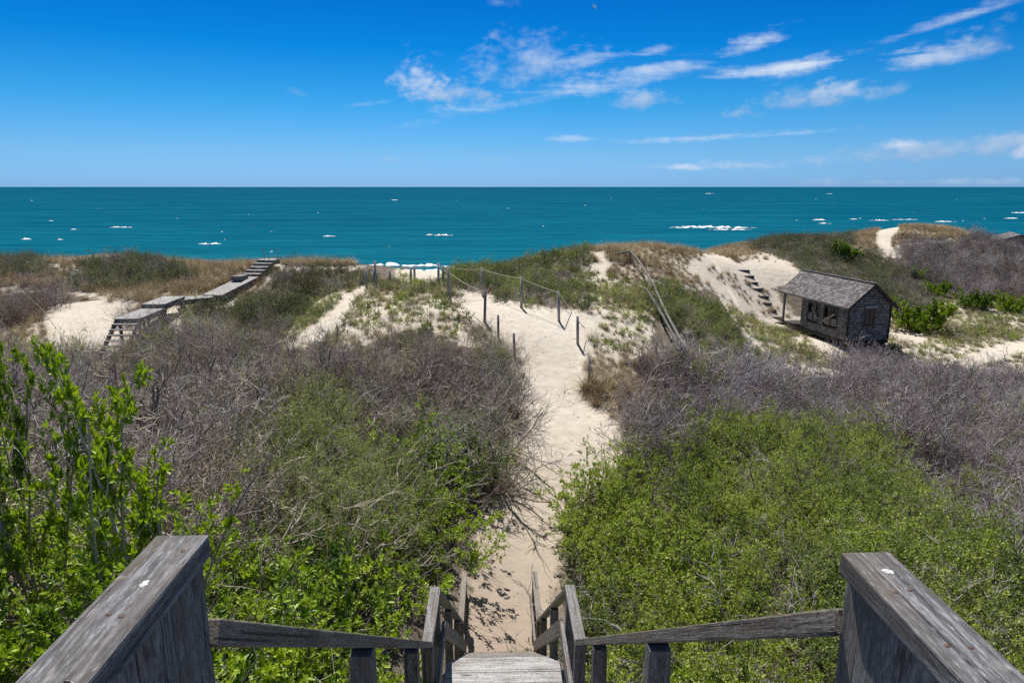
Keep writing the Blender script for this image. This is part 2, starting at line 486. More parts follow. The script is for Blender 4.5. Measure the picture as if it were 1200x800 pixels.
def keep_out(X, Y, m=.45):
    """True where nothing may grow: stairs, boardwalk, hut"""
    k = (np.abs(X + .0235 * Y) < .75 + m) & (Y < 10.8)
    du = (X - HUT_O[0]) * HUT_U[0] + (Y - HUT_O[1]) * HUT_U[1]
    dw = (X - HUT_O[0]) * HUT_W[0] + (Y - HUT_O[1]) * HUT_W[1]
    k |= (du > -.3 - m) & (du < 6.2) & (dw > -.5 - m) & (dw < 2.5 + m)
    for i_ in (0, 1, 2):
        q0, q1 = BWP[i_], BWP[i_ + 1]
        e = q1 - q0; L = np.linalg.norm(e); e = e / L
        s = (X - q0[0]) * e[0] + (Y - q0[1]) * e[1]
        c = -(X - q0[0]) * e[1] + (Y - q0[1]) * e[0]
        k |= (s > (-3.2 if i_ == 0 else -.2)) & (s < L + .3) & (np.abs(c) < .55 + m * .6)
    return k



def veg_kind(X, Y, Z):
    """kind of growth whose canopy middle is at X,Y,Z"""
    px, py, d = proj(X, Y, Z)
    k = np.clip(14.0 / d, .3, 1.5)
    px = px + 9 * k * wob(X, Y, 1.7)
    py = py + 6 * k * wob(X + 5, Y + 8, 1.7)
    out = np.full(px.shape, '', dtype='U12')
    for name, poly in VEG:
        f = inpoly(px, py, poly) & (out == '')
        out[f] = name
    return out


vx, vy, vz = verts[:, 0], verts[:, 1], verts[:, 2]
vk = veg_kind(vx, vy, vz + .5)
cov = {'leafy': 1.0, 'fine': 1.0, 'mixed': 1.0, 'mixedg': 1.0, 'bare': .82, 'barep': .82, 'heath': .72, 'heathgreen': .60, 'dry': .42, 'sparse': .28, 'green': .40, '': .8}
lit_v = np.array([cov[k] for k in vk])
sm_ = sum(sand_mask(vx + dx, vy + dy, vz, 3.0).astype(float) for dx, dy in ((0, 0), (.45, 0), (-.45, 0), (0, .6), (0, -.6), (.9, 0), (-.9, 0), (.4, .9), (-.4, -.9))) / 9.0
lit_v = lit_v * np.clip(1.0 - 1.5 * sm_, 0, 1)
lit_v = np.where(sand_mask(vx, vy, vz), 0.0, lit_v)
lit_v = np.where(keep_out(vx, vy, .3) & (vy > 12), lit_v * .25, lit_v)
px_, py_, d_ = proj(vx, vy, vz)
lit_v = np.where(vy > PLANT_Y + 22, 0.0, lit_v)
lit_v = np.where((vy > 50) & (vx < 5), 0.0, lit_v)
lit_v = np.where((vy < 9.5), 1.0, lit_v)
a = me.attributes.new('litter', 'FLOAT', 'POINT'); a.data.foreach_set('value', lit_v.astype(np.float32))
tr_v = np.clip((20.5 - vy) / 9.5, 0, 1)  # sand gets tanner toward the near end of the ground
a = me.attributes.new('near_tan', 'FLOAT', 'POINT'); a.data.foreach_set('value', tr_v.astype(np.float32))
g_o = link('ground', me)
tag(g_o, 'pale sand and leaf litter of the dunes running down to the beach', None, None, 'structure')

# ----------------------------------------------------------------- sea
SEA = -14.0
sy = np.unique(np.concatenate([np.arange(96, 400, 6), np.geomspace(400, 60000, 60)]))
sx = np.unique(np.concatenate([np.linspace(-500, 500, 90), -np.geomspace(500, 80000, 14), np.geomspace(500, 80000, 14)]))
gx2, gy2 = np.meshgrid(sx, sy)
sv = np.stack([gx2, gy2, np.full_like(gx2, SEA)], -1).reshape(-1, 3)
n2 = len(sx)
ii = (np.arange(len(sy) - 1)[:, None] * n2 + np.arange(n2 - 1)[None, :]).ravel()
m, t, b = new_mat('sea_water')
geo = t.node('ShaderNodeNewGeometry')
pos = geo.outputs['Position']
sep = t.node('ShaderNodeSeparateXYZ', {0: pos})
yl = t.math('LOGARITHM', sep.outputs['Y'], 10.0)
base = t.ramp(t.math('DIVIDE', t.math('SUBTRACT', yl, 2.0), 2.0), [(0.0, (0.010, 0.165, 0.215)), (0.10, (0.003, 0.112, 0.168)), (0.25, (0.0005, 0.078, 0.142)), (0.55, (0.0005, 0.058, 0.122)), (0.85, (0.0005, 0.046, 0.112)), (1.0, (0.0005, 0.040, 0.112))])
bands = t.noise(t.mapping(pos, (0.006, 0.030, 1)), 1.0, 5, 0.6, 0.3)
base = t.mix(t.ramp(bands, [(0.35, 0.0), (0.66, 0.8)]), base, (0.004, 0.128, 0.190))
dk = t.noise(t.mapping(pos, (0.035, 0.22, 1), (31, 4, 0)), 1.0, 8, 0.72, 0.5)
base = t.mix(t.ramp(dk, [(0.42, 0.0), (0.66, 0.75)]), base, (0.0005, 0.040, 0.085))
swl = t.noise(t.mapping(pos, (0.010, 0.16, 1), (3, 14, 0), (0, 0, .06)), 1.0, 4, 0.6, 0.6)
base = t.mix(t.ramp(swl, [(0.48, 0.0), (0.70, 0.55)]), base, (0.010, 0.128, 0.20))
# white caps: small crests of foam
wc = t.noise(t.mapping(pos, (0.10, 0.34, 1), (7, 3, 0)), 1.0, 4, 0.55, 0.2)
wm = t.noise(t.mapping(pos, (0.012, 0.03, 1), (2, 8, 0)), 1.0, 2, 0.5)
wthr = t.math('ADD', wc, t.math('MULTIPLY', t.math('SUBTRACT', wm, 0.5), 0.30))
foam = t.ramp(wthr, [(0.765, 0.0), (0.785, 1.0)])
base = t.mix(t.math('MULTIPLY', foam, 0.85), base, (0.75, 0.78, 0.80))
t.l.new(base, b.inputs['Base Color'])
b.inputs['Roughness'].default_value = 0.38
b.inputs['IOR'].default_value = 1.33
b.inputs['Specular IOR Level'].default_value = 0.05
w1 = t.noise(t.mapping(pos, (0.10, 0.40, 1)), 1.0, 4, 0.55, 0.3)
bp = t.node('ShaderNodeBump', {'Strength': 0.6, 'Distance': 0.8, 'Height': w1})
t.l.new(bp.outputs[0], b.inputs['Normal'])
df = t.node('ShaderNodeBsdfDiffuse'); t.l.new(base, df.inputs['Color']); t.l.new(bp.outputs[0], df.inputs['Normal'])
gl = t.node('ShaderNodeBsdfGlossy', {'Roughness': 0.18}); t.l.new(bp.outputs[0], gl.inputs['Normal'])
mx = t.node('ShaderNodeMixShader', {0: 0.014}); t.l.new(df.outputs[0], mx.inputs[1]); t.l.new(gl.outputs[0], mx.inputs[2])
t.l.new(mx.outputs[0], t.n['Material Output'].inputs['Surface']); t.n.remove(b)
M_SEA = m
so = link('sea', mesh_np('sea', sv, quads=np.stack([ii, ii + 1, ii + n2 + 1, ii + n2], -1), mats=[M_SEA], smooth=True))
tag(so, 'deep teal sea with scattered white caps out to a flat horizon', None, None, 'structure')

# foam crests and the surf line, lying on the water
fv, fq = [], []


def foam_streak(px, py, halfpx, thick, h=.35, seed=0):
    rr = random.Random(seed)
    k = math.tan(PITCH + math.atan((py - 400) / F))
    Y0 = -SEA / k
    d = Y0 * CP - SEA * SP
    X0 = (px - 600) / F * d
    hw = halfpx / F * d
    n = max(12, int(halfpx * 2.2))
    ph = [rr.uniform(0, 6.28) for _ in range(5)]
    b0 = len(fv)
    for i in range(n + 1):
        s = i / n * 2 - 1
        w = thick * .5 * max(0.02, (1 - abs(s) ** 2.2)) * (0.65 + .35 * math.sin(s * 9 + ph[0]) * math.sin(s * 23 + ph[1]))
        off = .5 * thick * math.sin(s * 4 + ph[2]) * .6 + .25 * thick * math.sin(s * 15 + ph[3])
        w *= min(1.0, max(0.0, .75 + .9 * math.sin(i * .42 + ph[1]) * math.sin(i * .17 + ph[4])))
        hh = (.25 + .75 * min(1, w / (thick * .3))) * h * max(.05, 1 - s * s) * (0.7 + .3 * math.sin(s * 17 + ph[4]))
        x = X0 + s * hw
        fv.extend([(x, Y0 + off - w * 1.2, SEA + .02), (x, Y0 + off, SEA + .04 + hh), (x, Y0 + off + w, SEA + .02)])
    for i in range(n):
        a0 = b0 + i * 3
        fq.extend([(a0, a0 + 3, a0 + 4, a0 + 1), (a0 + 1, a0 + 4, a0 + 5, a0 + 2)])


for i, (px, py, hw, th, h) in enumerate([
        (835, 267.0, 52, 2.4, .9), (855, 269.4, 26, 1.2, .5), (815, 266, 30, 1.0, .5), (520, 276, 11, 1.5, .6), (505, 275.5, 6, 1, .4), (245, 286, 13, 1.9, .55), (142, 266.5, 13, 1.6, .5),
        (30, 280.5, 6, 1.3, .5), (386, 277, 8, .9, .3), (1030, 258.5, 12, 1.2, .5), (960, 258, 8, 1.6, .6), (967, 262, 7, 1.4, .5), (1108, 260, 14, 1.4, .5), (1185, 256, 9, 1.6, .5),
        (1195, 249.5, 10, 3, .6), (463, 234.5, 5, 6, .6), (832, 227, 7, 14, .7), (972, 227.2, 4, 14, .7), (88, 269, 5, .9, .3), (60, 259, 3, 1.2, .3), (70, 281, 4, .6, .3), (1000, 257, 6, 1.2, .3), (1060, 257.5, 16, 1.2, .4)]):
    foam_streak(px, py, hw, th, h, i)
for i in range(36):
    py = 222 + 80 * (RS.rand() ** 1.8)
    foam_streak(RS.uniform(-250, 1450), py, RS.uniform(.5, 1.7), .25 + 700 / ((py - 217) ** 2 + 12) * .35, .3, 100 + i)
for i in range(9):   # surf on the beach
    Y0 = 121 + RS.uniform(-4, 6) + (2 if i % 2 else -4)
    X0 = -130 + i * 33 + RS.uniform(-8, 8)
    py = 400 + F * math.tan(math.atan(-SEA / Y0) - PITCH)
    d = Y0 * CP - SEA * SP
    foam_streak(600 + X0 / d * F, py, 120, 2.6, .5, 300 + i)
fo = link('sea_foam', mesh_np('sea_foam', fv, quads=fq, mats=[M_FOAM], smooth=True))
tag(fo, 'white foam of breaking waves and surf on the teal sea', 'foam', None, 'stuff')

# ----------------------------------------------------------------- plants: prototypes


class Plant:
    def __init__(self, seed):
        self.r = random.Random(seed)
        self.v, self.q = [], []
        self.lv, self.lq = [], []
        self.tips = []
        self.dense = []

    def rv(self):
        r = self.r
        while True:
            v = Vector((r.uniform(-1, 1), r.uniform(-1, 1), r.uniform(-1, 1)))
            if 0.05 < v.length < 1: return v.normalized()

    def tube(self, pts, rad, k=3):
        b0 = len(self.v)
        n = len(pts)
        for i, p in enumerate(pts):
            tdir = (pts[min(i + 1, n - 1)] - pts[max(i - 1, 0)])
            if tdir.length < 1e-6: tdir = Vector((0, 0, 1))
            tdir.normalize()
            a = tdir.cross(Vector((0.31, 0.52, 0.8)))
            if a.length < 1e-3: a = tdir.cross(Vector((1, 0, 0)))
            a.normalize(); c = tdir.cross(a)
            for j in range(k):
                th = 6.2832 * j / k
                self.v.append(tuple(p + (a * math.cos(th) + c * math.sin(th)) * rad[i]))
        for i in range(n - 1):
            for j in range(k):
                j2 = (j + 1) % k
                self.q.append((b0 + i * k + j, b0 + i * k + j2, b0 + (i + 1) * k + j2, b0 + (i + 1) * k + j))

    def branch(self, p, d, L, r, lev, maxlev, prm):
        rr = self.r
        n = 6 if lev == 0 else (4 if lev == 1 else 3)
        pts = [p.copy()]; dirs = [d.copy()]
        for i in range(n):
            d = (d + self.rv() * prm['wig'] + Vector((0, 0, prm['up'] if lev else prm['up0']))).normalized()
            p = p + d * (L / n)
            pts.append(p.copy()); dirs.append(d.copy())
        rad = [r * (1 - .62 * i / n) for i in range(n + 1)]
        self.tube(pts, rad, 5 if (lev == 0 and r > .008) else 3)
        if lev >= maxlev - 1: self.tips.append((pts, dirs))
        if lev < maxlev:
            for _ in range(prm['kids'][lev]):
                i = rr.randint(1, n)
                f = rr.random()
                q = pts[i - 1].lerp(pts[i], f)
                side = self.rv(); side = (side - dirs[i] * side.dot(dirs[i])).normalized()
                nd = (dirs[i] * math.cos(prm['ang']) + side * math.sin(prm['ang']) * rr.uniform(.6, 1.3)).normalized()
                self.branch(q, nd, L * prm['ratio'] * rr.uniform(.6, 1.2), max(prm['rmin'], rad[i] * .62), lev + 1, maxlev, prm)

    def leaf(self, p, d, nrm, L, W, fold=.18):
        s = d.cross(nrm)
        if s.length < 1e-4: return
        s.normalize(); n = s.cross(d)
        b0 = len(self.lv)
        f = W * fold
        self.lv.extend([tuple(p), tuple(p + d * L * .36 + s * W * .5 + n * f), tuple(p + d * L * .74 + s * W * .36 + n * f * .6), tuple(p + d * L - n * f * .5),
                        tuple(p + d * L * .74 - s * W * .36 + n * f * .6), tuple(p + d * L * .36 - s * W * .5 + n * f)])
        self.lq.extend([(b0, b0 + 1, b0 + 2, b0 + 3), (b0, b0 + 3, b0 + 4, b0 + 5)])

    def leafing(self, per, L, W, clump=.55, prob=1.0, zmin=-1):
        rr = self.r
        for pts, dirs in self.tips:
            if rr.random() > prob: continue
            if pts[-1].z < zmin: continue
            n = len(pts) - 1
            for k in range(per):
                s = 1 - rr.random() ** 1.5 * clump * 1.6
                s = max(0.05, s) * n
                i = min(int(s), n - 1)
                p = pts[i].lerp(pts[i + 1], s - i)
                side = self.rv()
                d = (dirs[i] * .7 + side * .9 + Vector((0, 0, .25))).normalized()
                nrm = (Vector((0, 0, 1)) + self.rv() * .8).normalized()
                l = L * rr.uniform(.55, 1.2)
                self.leaf(p, d, nrm, l, l * W)


def shrub(seed, h=1.2, stems=7, spread=.55, kids=(6, 5, 3), maxlev=3, r=.011, ratio=.5, ang=.75, wig=.22, up=.07, up0=.03, rmin=.0018, base=.12):
    P = Plant(seed)
    prm = dict(kids=kids, ratio=ratio, ang=ang, wig=wig, up=up, up0=up0, rmin=rmin)
    for i in range(stems):
        a = 6.2832 * (i + P.r.random() * .8) / stems
        tilt = spread * P.r.uniform(.35, 1.5)
        d = Vector((math.cos(a) * math.sin(tilt), math.sin(a) * math.sin(tilt), math.cos(tilt)))
        p = Vector((math.cos(a) * base * P.r.random(), math.sin(a) * base * P.r.random(), -.10))
        P.branch(p, d, h * P.r.uniform(.7, 1.1), r * P.r.uniform(.6, 1.3), 0, maxlev, prm)
    return P


def stem_mesh(P, name, mat):
    return mesh_np(name, P.v, quads=P.q, mats=[mat])


def leaf_mesh(P, name, mat):
    return mesh_np(name, P.lv, quads=P.lq, mats=[mat])


def joint_mesh(P, name, mw, ml):
    v = P.v + P.lv
    o = len(P.v)
    q = list(P.q) + [tuple(i + o for i in f) for f in P.lq]
    return mesh_np(name, v, quads=q, mats=[mw, ml], quad_mat=[0] * len(P.q) + [1] * len(P.lq))


PROTO = {}


def add_proto(kind, me):
    PROTO.setdefault(kind, []).append(bpy.data.objects.new(kind + '_clump', me))


for s in range(6):   # bare grey shrubs, some with a flush of small leaves
    P = shrub(100 + s, h=1.1, stems=7, kids=(5, 4, 1), r=.019, spread=.65, ratio=.55, wig=.30, rmin=.0055)
    add_proto('bare', stem_mesh(P, 'bare_clump', M_TWIG))
for s in range(2):
    P = shrub(120 + s, h=1.05, stems=7, kids=(5, 4, 2), r=.012, spread=.6, rmin=.003)
    P.leafing(4, .026, .5, .6, .5)
    add_proto('bare', joint_mesh(P, 'bare_clump', M_TWIG, M_LEAFG))
for s in range(3):   # silver limbs that lie over
    P = shrub(130 + s, h=1.5, stems=5, kids=(6, 4, 2), r=.032, spread=1.0, wig=.36, ratio=.48, up=.03, rmin=.0065)
    add_proto('bare', stem_mesh(P, 'limb_clump', M_TWIGT if s else M_TWIG))
for s in range(4):   # fine twigged ones for farther off
    P = shrub(140 + s, h=1.05, stems=8, kids=(7, 5, 2), r=.011, spread=.6, ratio=.48, rmin=.0024)
    add_proto('farbare', stem_mesh(P, 'bare_clump', M_TWIG if s < 3 else M_TWIGT))
for s in range(5):
    P = shrub(145 + s, h=.95, stems=8, kids=(6, 5, 2), r=.011, spread=.64, ratio=.48, rmin=.0028)
    add_proto('farp', stem_mesh(P, 'bare_clump', (M_TWIGD, M_TWIGP, M_TWIG, M_TWIGD, M_TWIGP)[s]))
for s in range(5):
    P = shrub(150 + s, h=1.0, stems=9, kids=(6, 4, 2), r=.015, spread=.68, ratio=.5, up=.09, wig=.28, rmin=.0045)
    add_proto('barep', stem_mesh(P, 'bare_clump', M_TWIGP))
for s in range(3):
    P = shrub(160 + s, h=1.3, stems=6, kids=(6, 4, 1), r=.026, spread=.95, ratio=.5, wig=.34, rmin=.006)
    add_proto('barep', stem_mesh(P, 'limb_clump', M_TWIGP if s else M_TWIG))
for s in range(3):   # long loose sticks
    P = shrub(170 + s, h=1.55, stems=8, kids=(4, 2, 0), maxlev=2, r=.019, spread=.75, wig=.34, up=.04, up0=.0, ratio=.55, rmin=.007)
    add_proto('stick', stem_mesh(P, 'stick_clump', M_TWIGT if s else M_TWIG))
for s in range(4):
    P = shrub(200 + s, h=.95, stems=8, kids=(6, 5, 2), r=.008, spread=.6, ratio=.5)
    P.leafing(8, .032, .42, .6, .85)
    add_proto('mixed', joint_mesh(P, 'greening_clump', M_TWIG, M_LEAFG))
for s in range(4):
    P = shrub(220 + s, h=.95, stems=8, kids=(6, 5, 2), r=.008, spread=.65, ratio=.5)
    P.leafing(9, .034, .45, .6, .85 if s < 3 else .5)
    add_proto('mixedg', joint_mesh(P, 'greening_clump', M_TWIGD if s % 2 else M_TWIG, M_LEAFF))
for s in range(3):   # arching bare canes
    P = shrub(240 + s, h=1.7, stems=9, kids=(2, 1, 0), maxlev=2, r=.009, spread=.8, wig=.22, up=-.06, up0=-.02, ratio=.6, rmin=.004)
    add_proto('canes', stem_mesh(P, 'cane_clump', M_TWIGT if s else M_TWIG))
for s in range(4):
    P = shrub(260 + s, h=.55, stems=9, kids=(5, 4, 2), r=.006, spread=.8, ratio=.5, up=.12)
    P.leafing(4, .026, .5, .9, .8)
    add_proto('heath', joint_mesh(P, 'heath_clump', M_TWIGD if s % 2 else M_TWIG, M_LEAFD))
for s in range(2):
    P = shrub(266 + s, h=.55, stems=9, kids=(6, 4, 2), r=.006, spread=.8, ratio=.5, up=.12)
    add_proto('heath', stem_mesh(P, 'heath_clump', M_TWIGD if s else M_TWIGP))
for s in range(4):
    P = shrub(270 + s, h=.55, stems=9, kids=(5, 4, 2), r=.006, spread=.8, ratio=.5, up=.12)
    P.leafing(5, .030, .5, .9, .9)
    add_proto('heathgreen', joint_mesh(P, 'heath_clump', M_TWIGD, M_LEAFD if s < 2 else M_LEAFG))
for s in range(2):
    P = shrub(276 + s, h=.5, stems=9, kids=(5, 4, 2), r=.006, spread=.8, ratio=.5, up=.12)
    add_proto('heathgreen', stem_mesh(P, 'heath_clump', M_TWIG))


def tuft(seed, n, h, mat, lean=.6, w=.006):
    rr = random.Random(seed)
    v, q = [], []
    for i in range(n):
        a = rr.uniform(0, 6.283); t0 = lean * rr.random() ** .8
        bx, by = rr.gauss(0, .07), rr.gauss(0, .07)
        d = Vector((math.cos(a) * math.sin(t0), math.sin(a) * math.sin(t0), math.cos(t0)))
        p = Vector((bx, by, -.04)); L = h * rr.uniform(.5, 1.15)
        s = Vector((-math.sin(a + rr.uniform(-.8, .8)), math.cos(a), 0)).normalized()
        b0 = len(v)
        for k in range(4):
            ww = w * (1 - k / 3.4)
            v.extend([tuple(p - s * ww), tuple(p + s * ww)])
            d = (d + Vector((math.cos(a) * .18, math.sin(a) * .18, -.16))).normalized()
            p = p + d * L / 3
        for k in range(3):
            q.append((b0 + 2 * k, b0 + 2 * k + 1, b0 + 2 * k + 3, b0 + 2 * k + 2))
    return mesh_np('grass_tuft', v, quads=q, mats=[mat])


for s in range(4): add_proto('tuft', tuft(300 + s, 90, .55, M_GRASST, .8))
for s in range(3): add_proto('gtuft', tuft(320 + s, 80, .45, M_GRASSG, .8))
# low leafy plants on the sand (roses, peas)
for s in range(3):
    P = shrub(340 + s, h=.28, stems=8, kids=(4, 2, 0), maxlev=2, r=.004, spread=1.0, up=.08)
    P.leafing(5, .045, .6, .9, 1)
    add_proto('low', joint_mesh(P, 'low_plant', M_TWIGT, M_LEAFG if s else M_LEAFF))


def gn_scatter(name, kind_objs, P, rot, scl, idx, label, cat):
    pc = bpy.data.collections.new(name + '_kinds')
    for o in kind_objs: pc.objects.link(o)
    me = bpy.data.meshes.new(name)
    n = len(P)
    me.vertices.add(n)
    me.vertices.foreach_set('co', np.asarray(P, np.float32).ravel())
    a = me.attributes.new('rot', 'FLOAT_VECTOR', 'POINT'); a.data.foreach_set('vector', np.asarray(rot, np.float32).ravel())
    a = me.attributes.new('scl', 'FLOAT_VECTOR', 'POINT'); a.data.foreach_set('vector', np.asarray(scl, np.float32).ravel())
    a = me.attributes.new('idx', 'INT', 'POINT'); a.data.foreach_set('value', np.asarray(idx, np.int32))
    ng = bpy.data.node_groups.new(name + '_scatter', 'GeometryNodeTree')
    ng.interface.new_socket('Geometry', in_out='INPUT', socket_type='NodeSocketGeometry')
    ng.interface.new_socket('Geometry', in_out='OUTPUT', socket_type='NodeSocketGeometry')
    N, L = ng.nodes, ng.links
    gi = N.new('NodeGroupInput'); go = N.new('NodeGroupOutput')
    ci = N.new('GeometryNodeCollectionInfo')
    ci.inputs['Collection'].default_value = pc
    ci.inputs['Separate Children'].default_value = True
    ci.inputs['Reset Children'].default_value = True
    ip = N.new('GeometryNodeInstanceOnPoints')
    ip.inputs['Pick Instance'].default_value = True

    def named(nm, typ):
        x = N.new('GeometryNodeInputNamedAttribute'); x.data_type = typ
        x.inputs['Name'].default_value = nm
        return x.outputs['Attribute']
    L.new(gi.outputs[0], ip.inputs['Points'])
    L.new(ci.outputs[0], ip.inputs['Instance'])
    L.new(named('idx', 'INT'), ip.inputs['Instance Index'])
    L.new(named('rot', 'FLOAT_VECTOR'), ip.inputs['Rotation'])
    L.new(named('scl', 'FLOAT_VECTOR'), ip.inputs['Scale'])
    L.new(ip.outputs[0], go.inputs[0])
    o = link(name, me)
    md = o.modifiers.new('scatter', 'NODES')
    md.node_group = ng
    tag(o, label, cat, None, 'stuff')
    return o


# ----------------------------------------------------------------- scatter of the thickets
def jitter_grid(x0, x1, y0, y1, step, seed):
    r = np.random.RandomState(seed)
    X, Y = np.meshgrid(np.arange(x0, x1, step), np.arange(y0, y1, step))
    X = X + r.uniform(-.5, .5, X.shape) * step
    Y = Y + r.uniform(-.5, .5, Y.shape) * step
    return X.ravel(), Y.ravel()


POOL = {}


def grow(kinds, step, h, x0, x1, y0, y1, seed, near=0, far=1e9, prob=1.0, m=.35, sm=None):
    sm = m * .7 if sm is None else sm
    X, Y = jitter_grid(x0, x1, y0, y1, step, seed)
    r = np.random.RandomState(seed + 1)
    Z = ground(X, Y)
    px, py, d = proj(X, Y, Z + h * .75)
    ok = (d > near) & (d < far) & (px > -260) & (px < 1460) & (py < 1150)
    X, Y, Z = X[ok], Y[ok], Z[ok]
    kd = veg_kind(X, Y, Z + h * .75)
    ok = np.isin(kd, kinds) & ~keep_out(X, Y, m) & ~sand_mask(X, Y, Z)
    # leave room at the path edge
    for dx, dy in ((sm, 0), (-sm, 0)):
        ok &= ~(sand_mask(X + dx, Y + dy, Z, 3.0) & (np.abs(X) < 6))
    ok &= (r.rand(len(X)) < prob)
    return np.stack([X[ok], Y[ok], Z[ok]], -1)


def emit(pool, kind, P, s0=.8, s1=1.25, tilt=.12, seed=0, zs=1.0):
    r = np.random.RandomState(seed + 500)
    n = len(P)
    if n == 0: return
    rot = np.stack([r.uniform(-tilt, tilt, n), r.uniform(-tilt, tilt, n), r.uniform(0, 6.283, n)], -1)
    rel = wob(P[:, 0] + 3, P[:, 1] - 5, 1.15) * .27 + wob(P[:, 0] - 13, P[:, 1] + 9, .5) * .20
    s = r.uniform(s0, s1, n) * np.clip(1 + rel, .55, 1.4)
    scl = np.stack([s, s, s * zs * r.uniform(.85, 1.15, n)], -1)
    POOL.setdefault(pool, []).append((kind, P, rot, scl, r.randint(0, 1 << 16, n)))


def flush(pool, name, label, cat):
    kinds = []
    for k, *_ in POOL.get(pool, []):
        if k not in kinds: kinds.append(k)
    objs, off = [], {}
    for k in kinds:
        off[k] = len(objs)
        for i, o in enumerate(PROTO[k]):
            c = o.copy(); c.name = '%s_%02d' % ('clump', len(objs)); objs.append(c)
    # Collection Info sorts children by name
    order = sorted(range(len(objs)), key=lambda i: objs[i].name)
    rank = {i: r_ for r_, i in enumerate(order)}
    P, rot, scl, idx = [], [], [], []
    for k, p, ro, sc, ri in POOL[pool]:
        P.append(p); rot.append(ro); scl.append(sc)
        idx.append([rank[off[k] + int(x) % len(PROTO[k])] for x in ri])
    P = np.concatenate(P); print(pool, len(P))
    return gn_scatter(name, objs, P, np.concatenate(rot), np.concatenate(scl), np.concatenate(idx), label, cat)


# left thicket
emit('L', 'bare', grow(['bare'], .66, 1.2, -40, 2, 2, 24, 1, near=3.0, far=21), .95, 1.4, seed=1)
emit('L', 'farbare', grow(['bare'], .60, 1.2, -40, 2, 10, 34, 6, near=20), .8, 1.2, seed=6)
emit('L', 'farbare', grow(['bare'], 1.5, 1.2, -40, 2, 2, 24, 7, near=3.0, far=21), .6, .9, seed=7)
emit('L', 'stick', grow(['bare', 'mixed'], 1.15, 1.2, -30, 2, 3, 24, 8, near=4.5, far=22), .7, 1.1, seed=8, tilt=.5)
emit('L', 'mixed', grow(['mixed'], .50, 1.1, -20, 2, 2, 24, 2, near=3.0, sm=.5), .95, 1.4, seed=2)
emit('L', 'mixed', grow(['bare'], 1.25, 1.1, -20, 2, 2, 27, 9, near=5.0), .7, 1.05, seed=9)
emit('L', 'canes', grow(['bare', 'mixed', 'leafy'], 1.3, 1.1, -14, 1, 2, 17, 3, near=4.0, sm=.9), .7, 1.15, seed=3)
emit('L', 'gtuft', grow(['bare'], 1.0, .3, -14, 2, 8, 27, 4, m=.1), .7, 1.2, seed=4)
emit('L', 'tuft', grow(['bare', 'mixed'], .6, .4, -8, 2, 12, 28, 5, m=.05), .6, 1.1, seed=5)
flush('L', 'bare_thicket', 'grey leafless thicket of tangled twigs on the left of the sand path', 'thicket')
# right thicket
emit('R', 'barep', grow(['barep'], .62, 1.15, 1, 46, 8, 34, 11), .8, 1.2, seed=11)
emit('R', 'stick', grow(['barep'], 1.4, 1.15, 1, 30, 8, 26, 17), .6, 1.0, seed=17, tilt=.5)
emit('R', 'mixedg', grow(['mixedg'], .50, 1.1, 1, 26, 4, 26, 12, near=5), .8, 1.25, seed=12)
emit('R', 'mixedg', grow(['barep'], 1.5, 1.1, 1, 30, 8, 30, 18), .7, 1.05, seed=18)
emit('R', 'barep', grow(['fine'], 1.6, 1.1, 1, 18, 5, 22, 19, near=6, sm=.9), .75, 1.05, seed=19)
emit('R', 'mixedg', grow(['fine'], 1.3, 1.1, 1, 18, 5, 22, 20, near=6, sm=.7), .8, 1.1, seed=20)
emit('R', 'canes', grow(['mixedg', 'fine'], 1.6, 1.1, 1, 18, 6, 22, 13, near=6, sm=.9), .55, .9, seed=13)
emit('R', 'barep', grow(['mixedg'], 1.5, 1.1, 1, 26, 4, 26, 14, near=5), .8, 1.1, seed=14)
emit('R', 'tuft', grow(['barep', 'dry'], .5, .4, 1, 8, 14, 30, 15, m=.02), .6, 1.1, seed=15)
flush('R', 'purple_thicket', 'purplish grey leafless thicket, partly greening, right of the sand path and below the hut', 'thicket')
# heath of the far dunes
emit('H', 'heath', grow(['heath'], .55, .6, -60, 60, 20, 78, 21, m=.1), .8, 1.4, seed=21)
emit('H', 'heathgreen', grow(['heathgreen'], .58, .6, -10, 30, 20, 58, 22, m=.1), .8, 1.3, seed=22)
emit('H', 'farp', grow(['barep'], .85, .9, 24, 80, 34, 86, 23, m=.1), .8, 1.15, seed=23)
emit('H', 'farbare', grow(['bare'], .75, .9, -60, -4, 34, 46, 24, m=.1), .6, .9, seed=24)
flush('H', 'dune_heath', 'dark low heath shrubs covering the far dunes in front of the sea', 'heath')
# grasses
emit('G', 'tuft', grow(['dry'], .34, .4, -60, 60, 18, 84, 31, m=.05), .7, 1.25, seed=31)
emit('G', 'tuft', grow(['sparse'], .70, .3, -40, 60, 18, 60, 32, m=.05), .6, 1.0, seed=32)
emit('G', 'gtuft', grow(['sparse'], .60, .3, -40, 60, 18, 60, 33, m=.05), .6, 1.1, seed=33)
emit('G', 'gtuft', grow(['green'], .40, .3, -20, 0, 18, 40, 34, m=.05), .7, 1.2, seed=34)
emit('G', 'tuft', grow(['heath', 'heathgreen', 'barep', 'bare'], 1.3, .4, -40, 70, 16, 80, 35, m=.0), .7, 1.1, seed=35)
emit('G', 'low', grow(['sparse', 'green'], .75, .2, -20, 40, 18, 60, 36, m=.0), .7, 1.5, seed=36)
emit('G', 'heath', grow(['sparse'], 1.2, .4, -40, 70, 18, 60, 37, m=.1), .5, 1.0, seed=37)
X_, Y_ = jitter_grid(9, 24, 34, 56, .55, 39)
Z_ = ground(X_, Y_)
k_ok = sand_mask(X_, Y_, Z_) & (wob(X_, Y_, 1.1) + .5 * wob(X_ + 4, Y_, 2.7) > .28) & ~keep_out(X_, Y_)
emit('G', 'tuft', np.stack([X_, Y_, Z_], -1)[k_ok], .5, 1.1, seed=39)
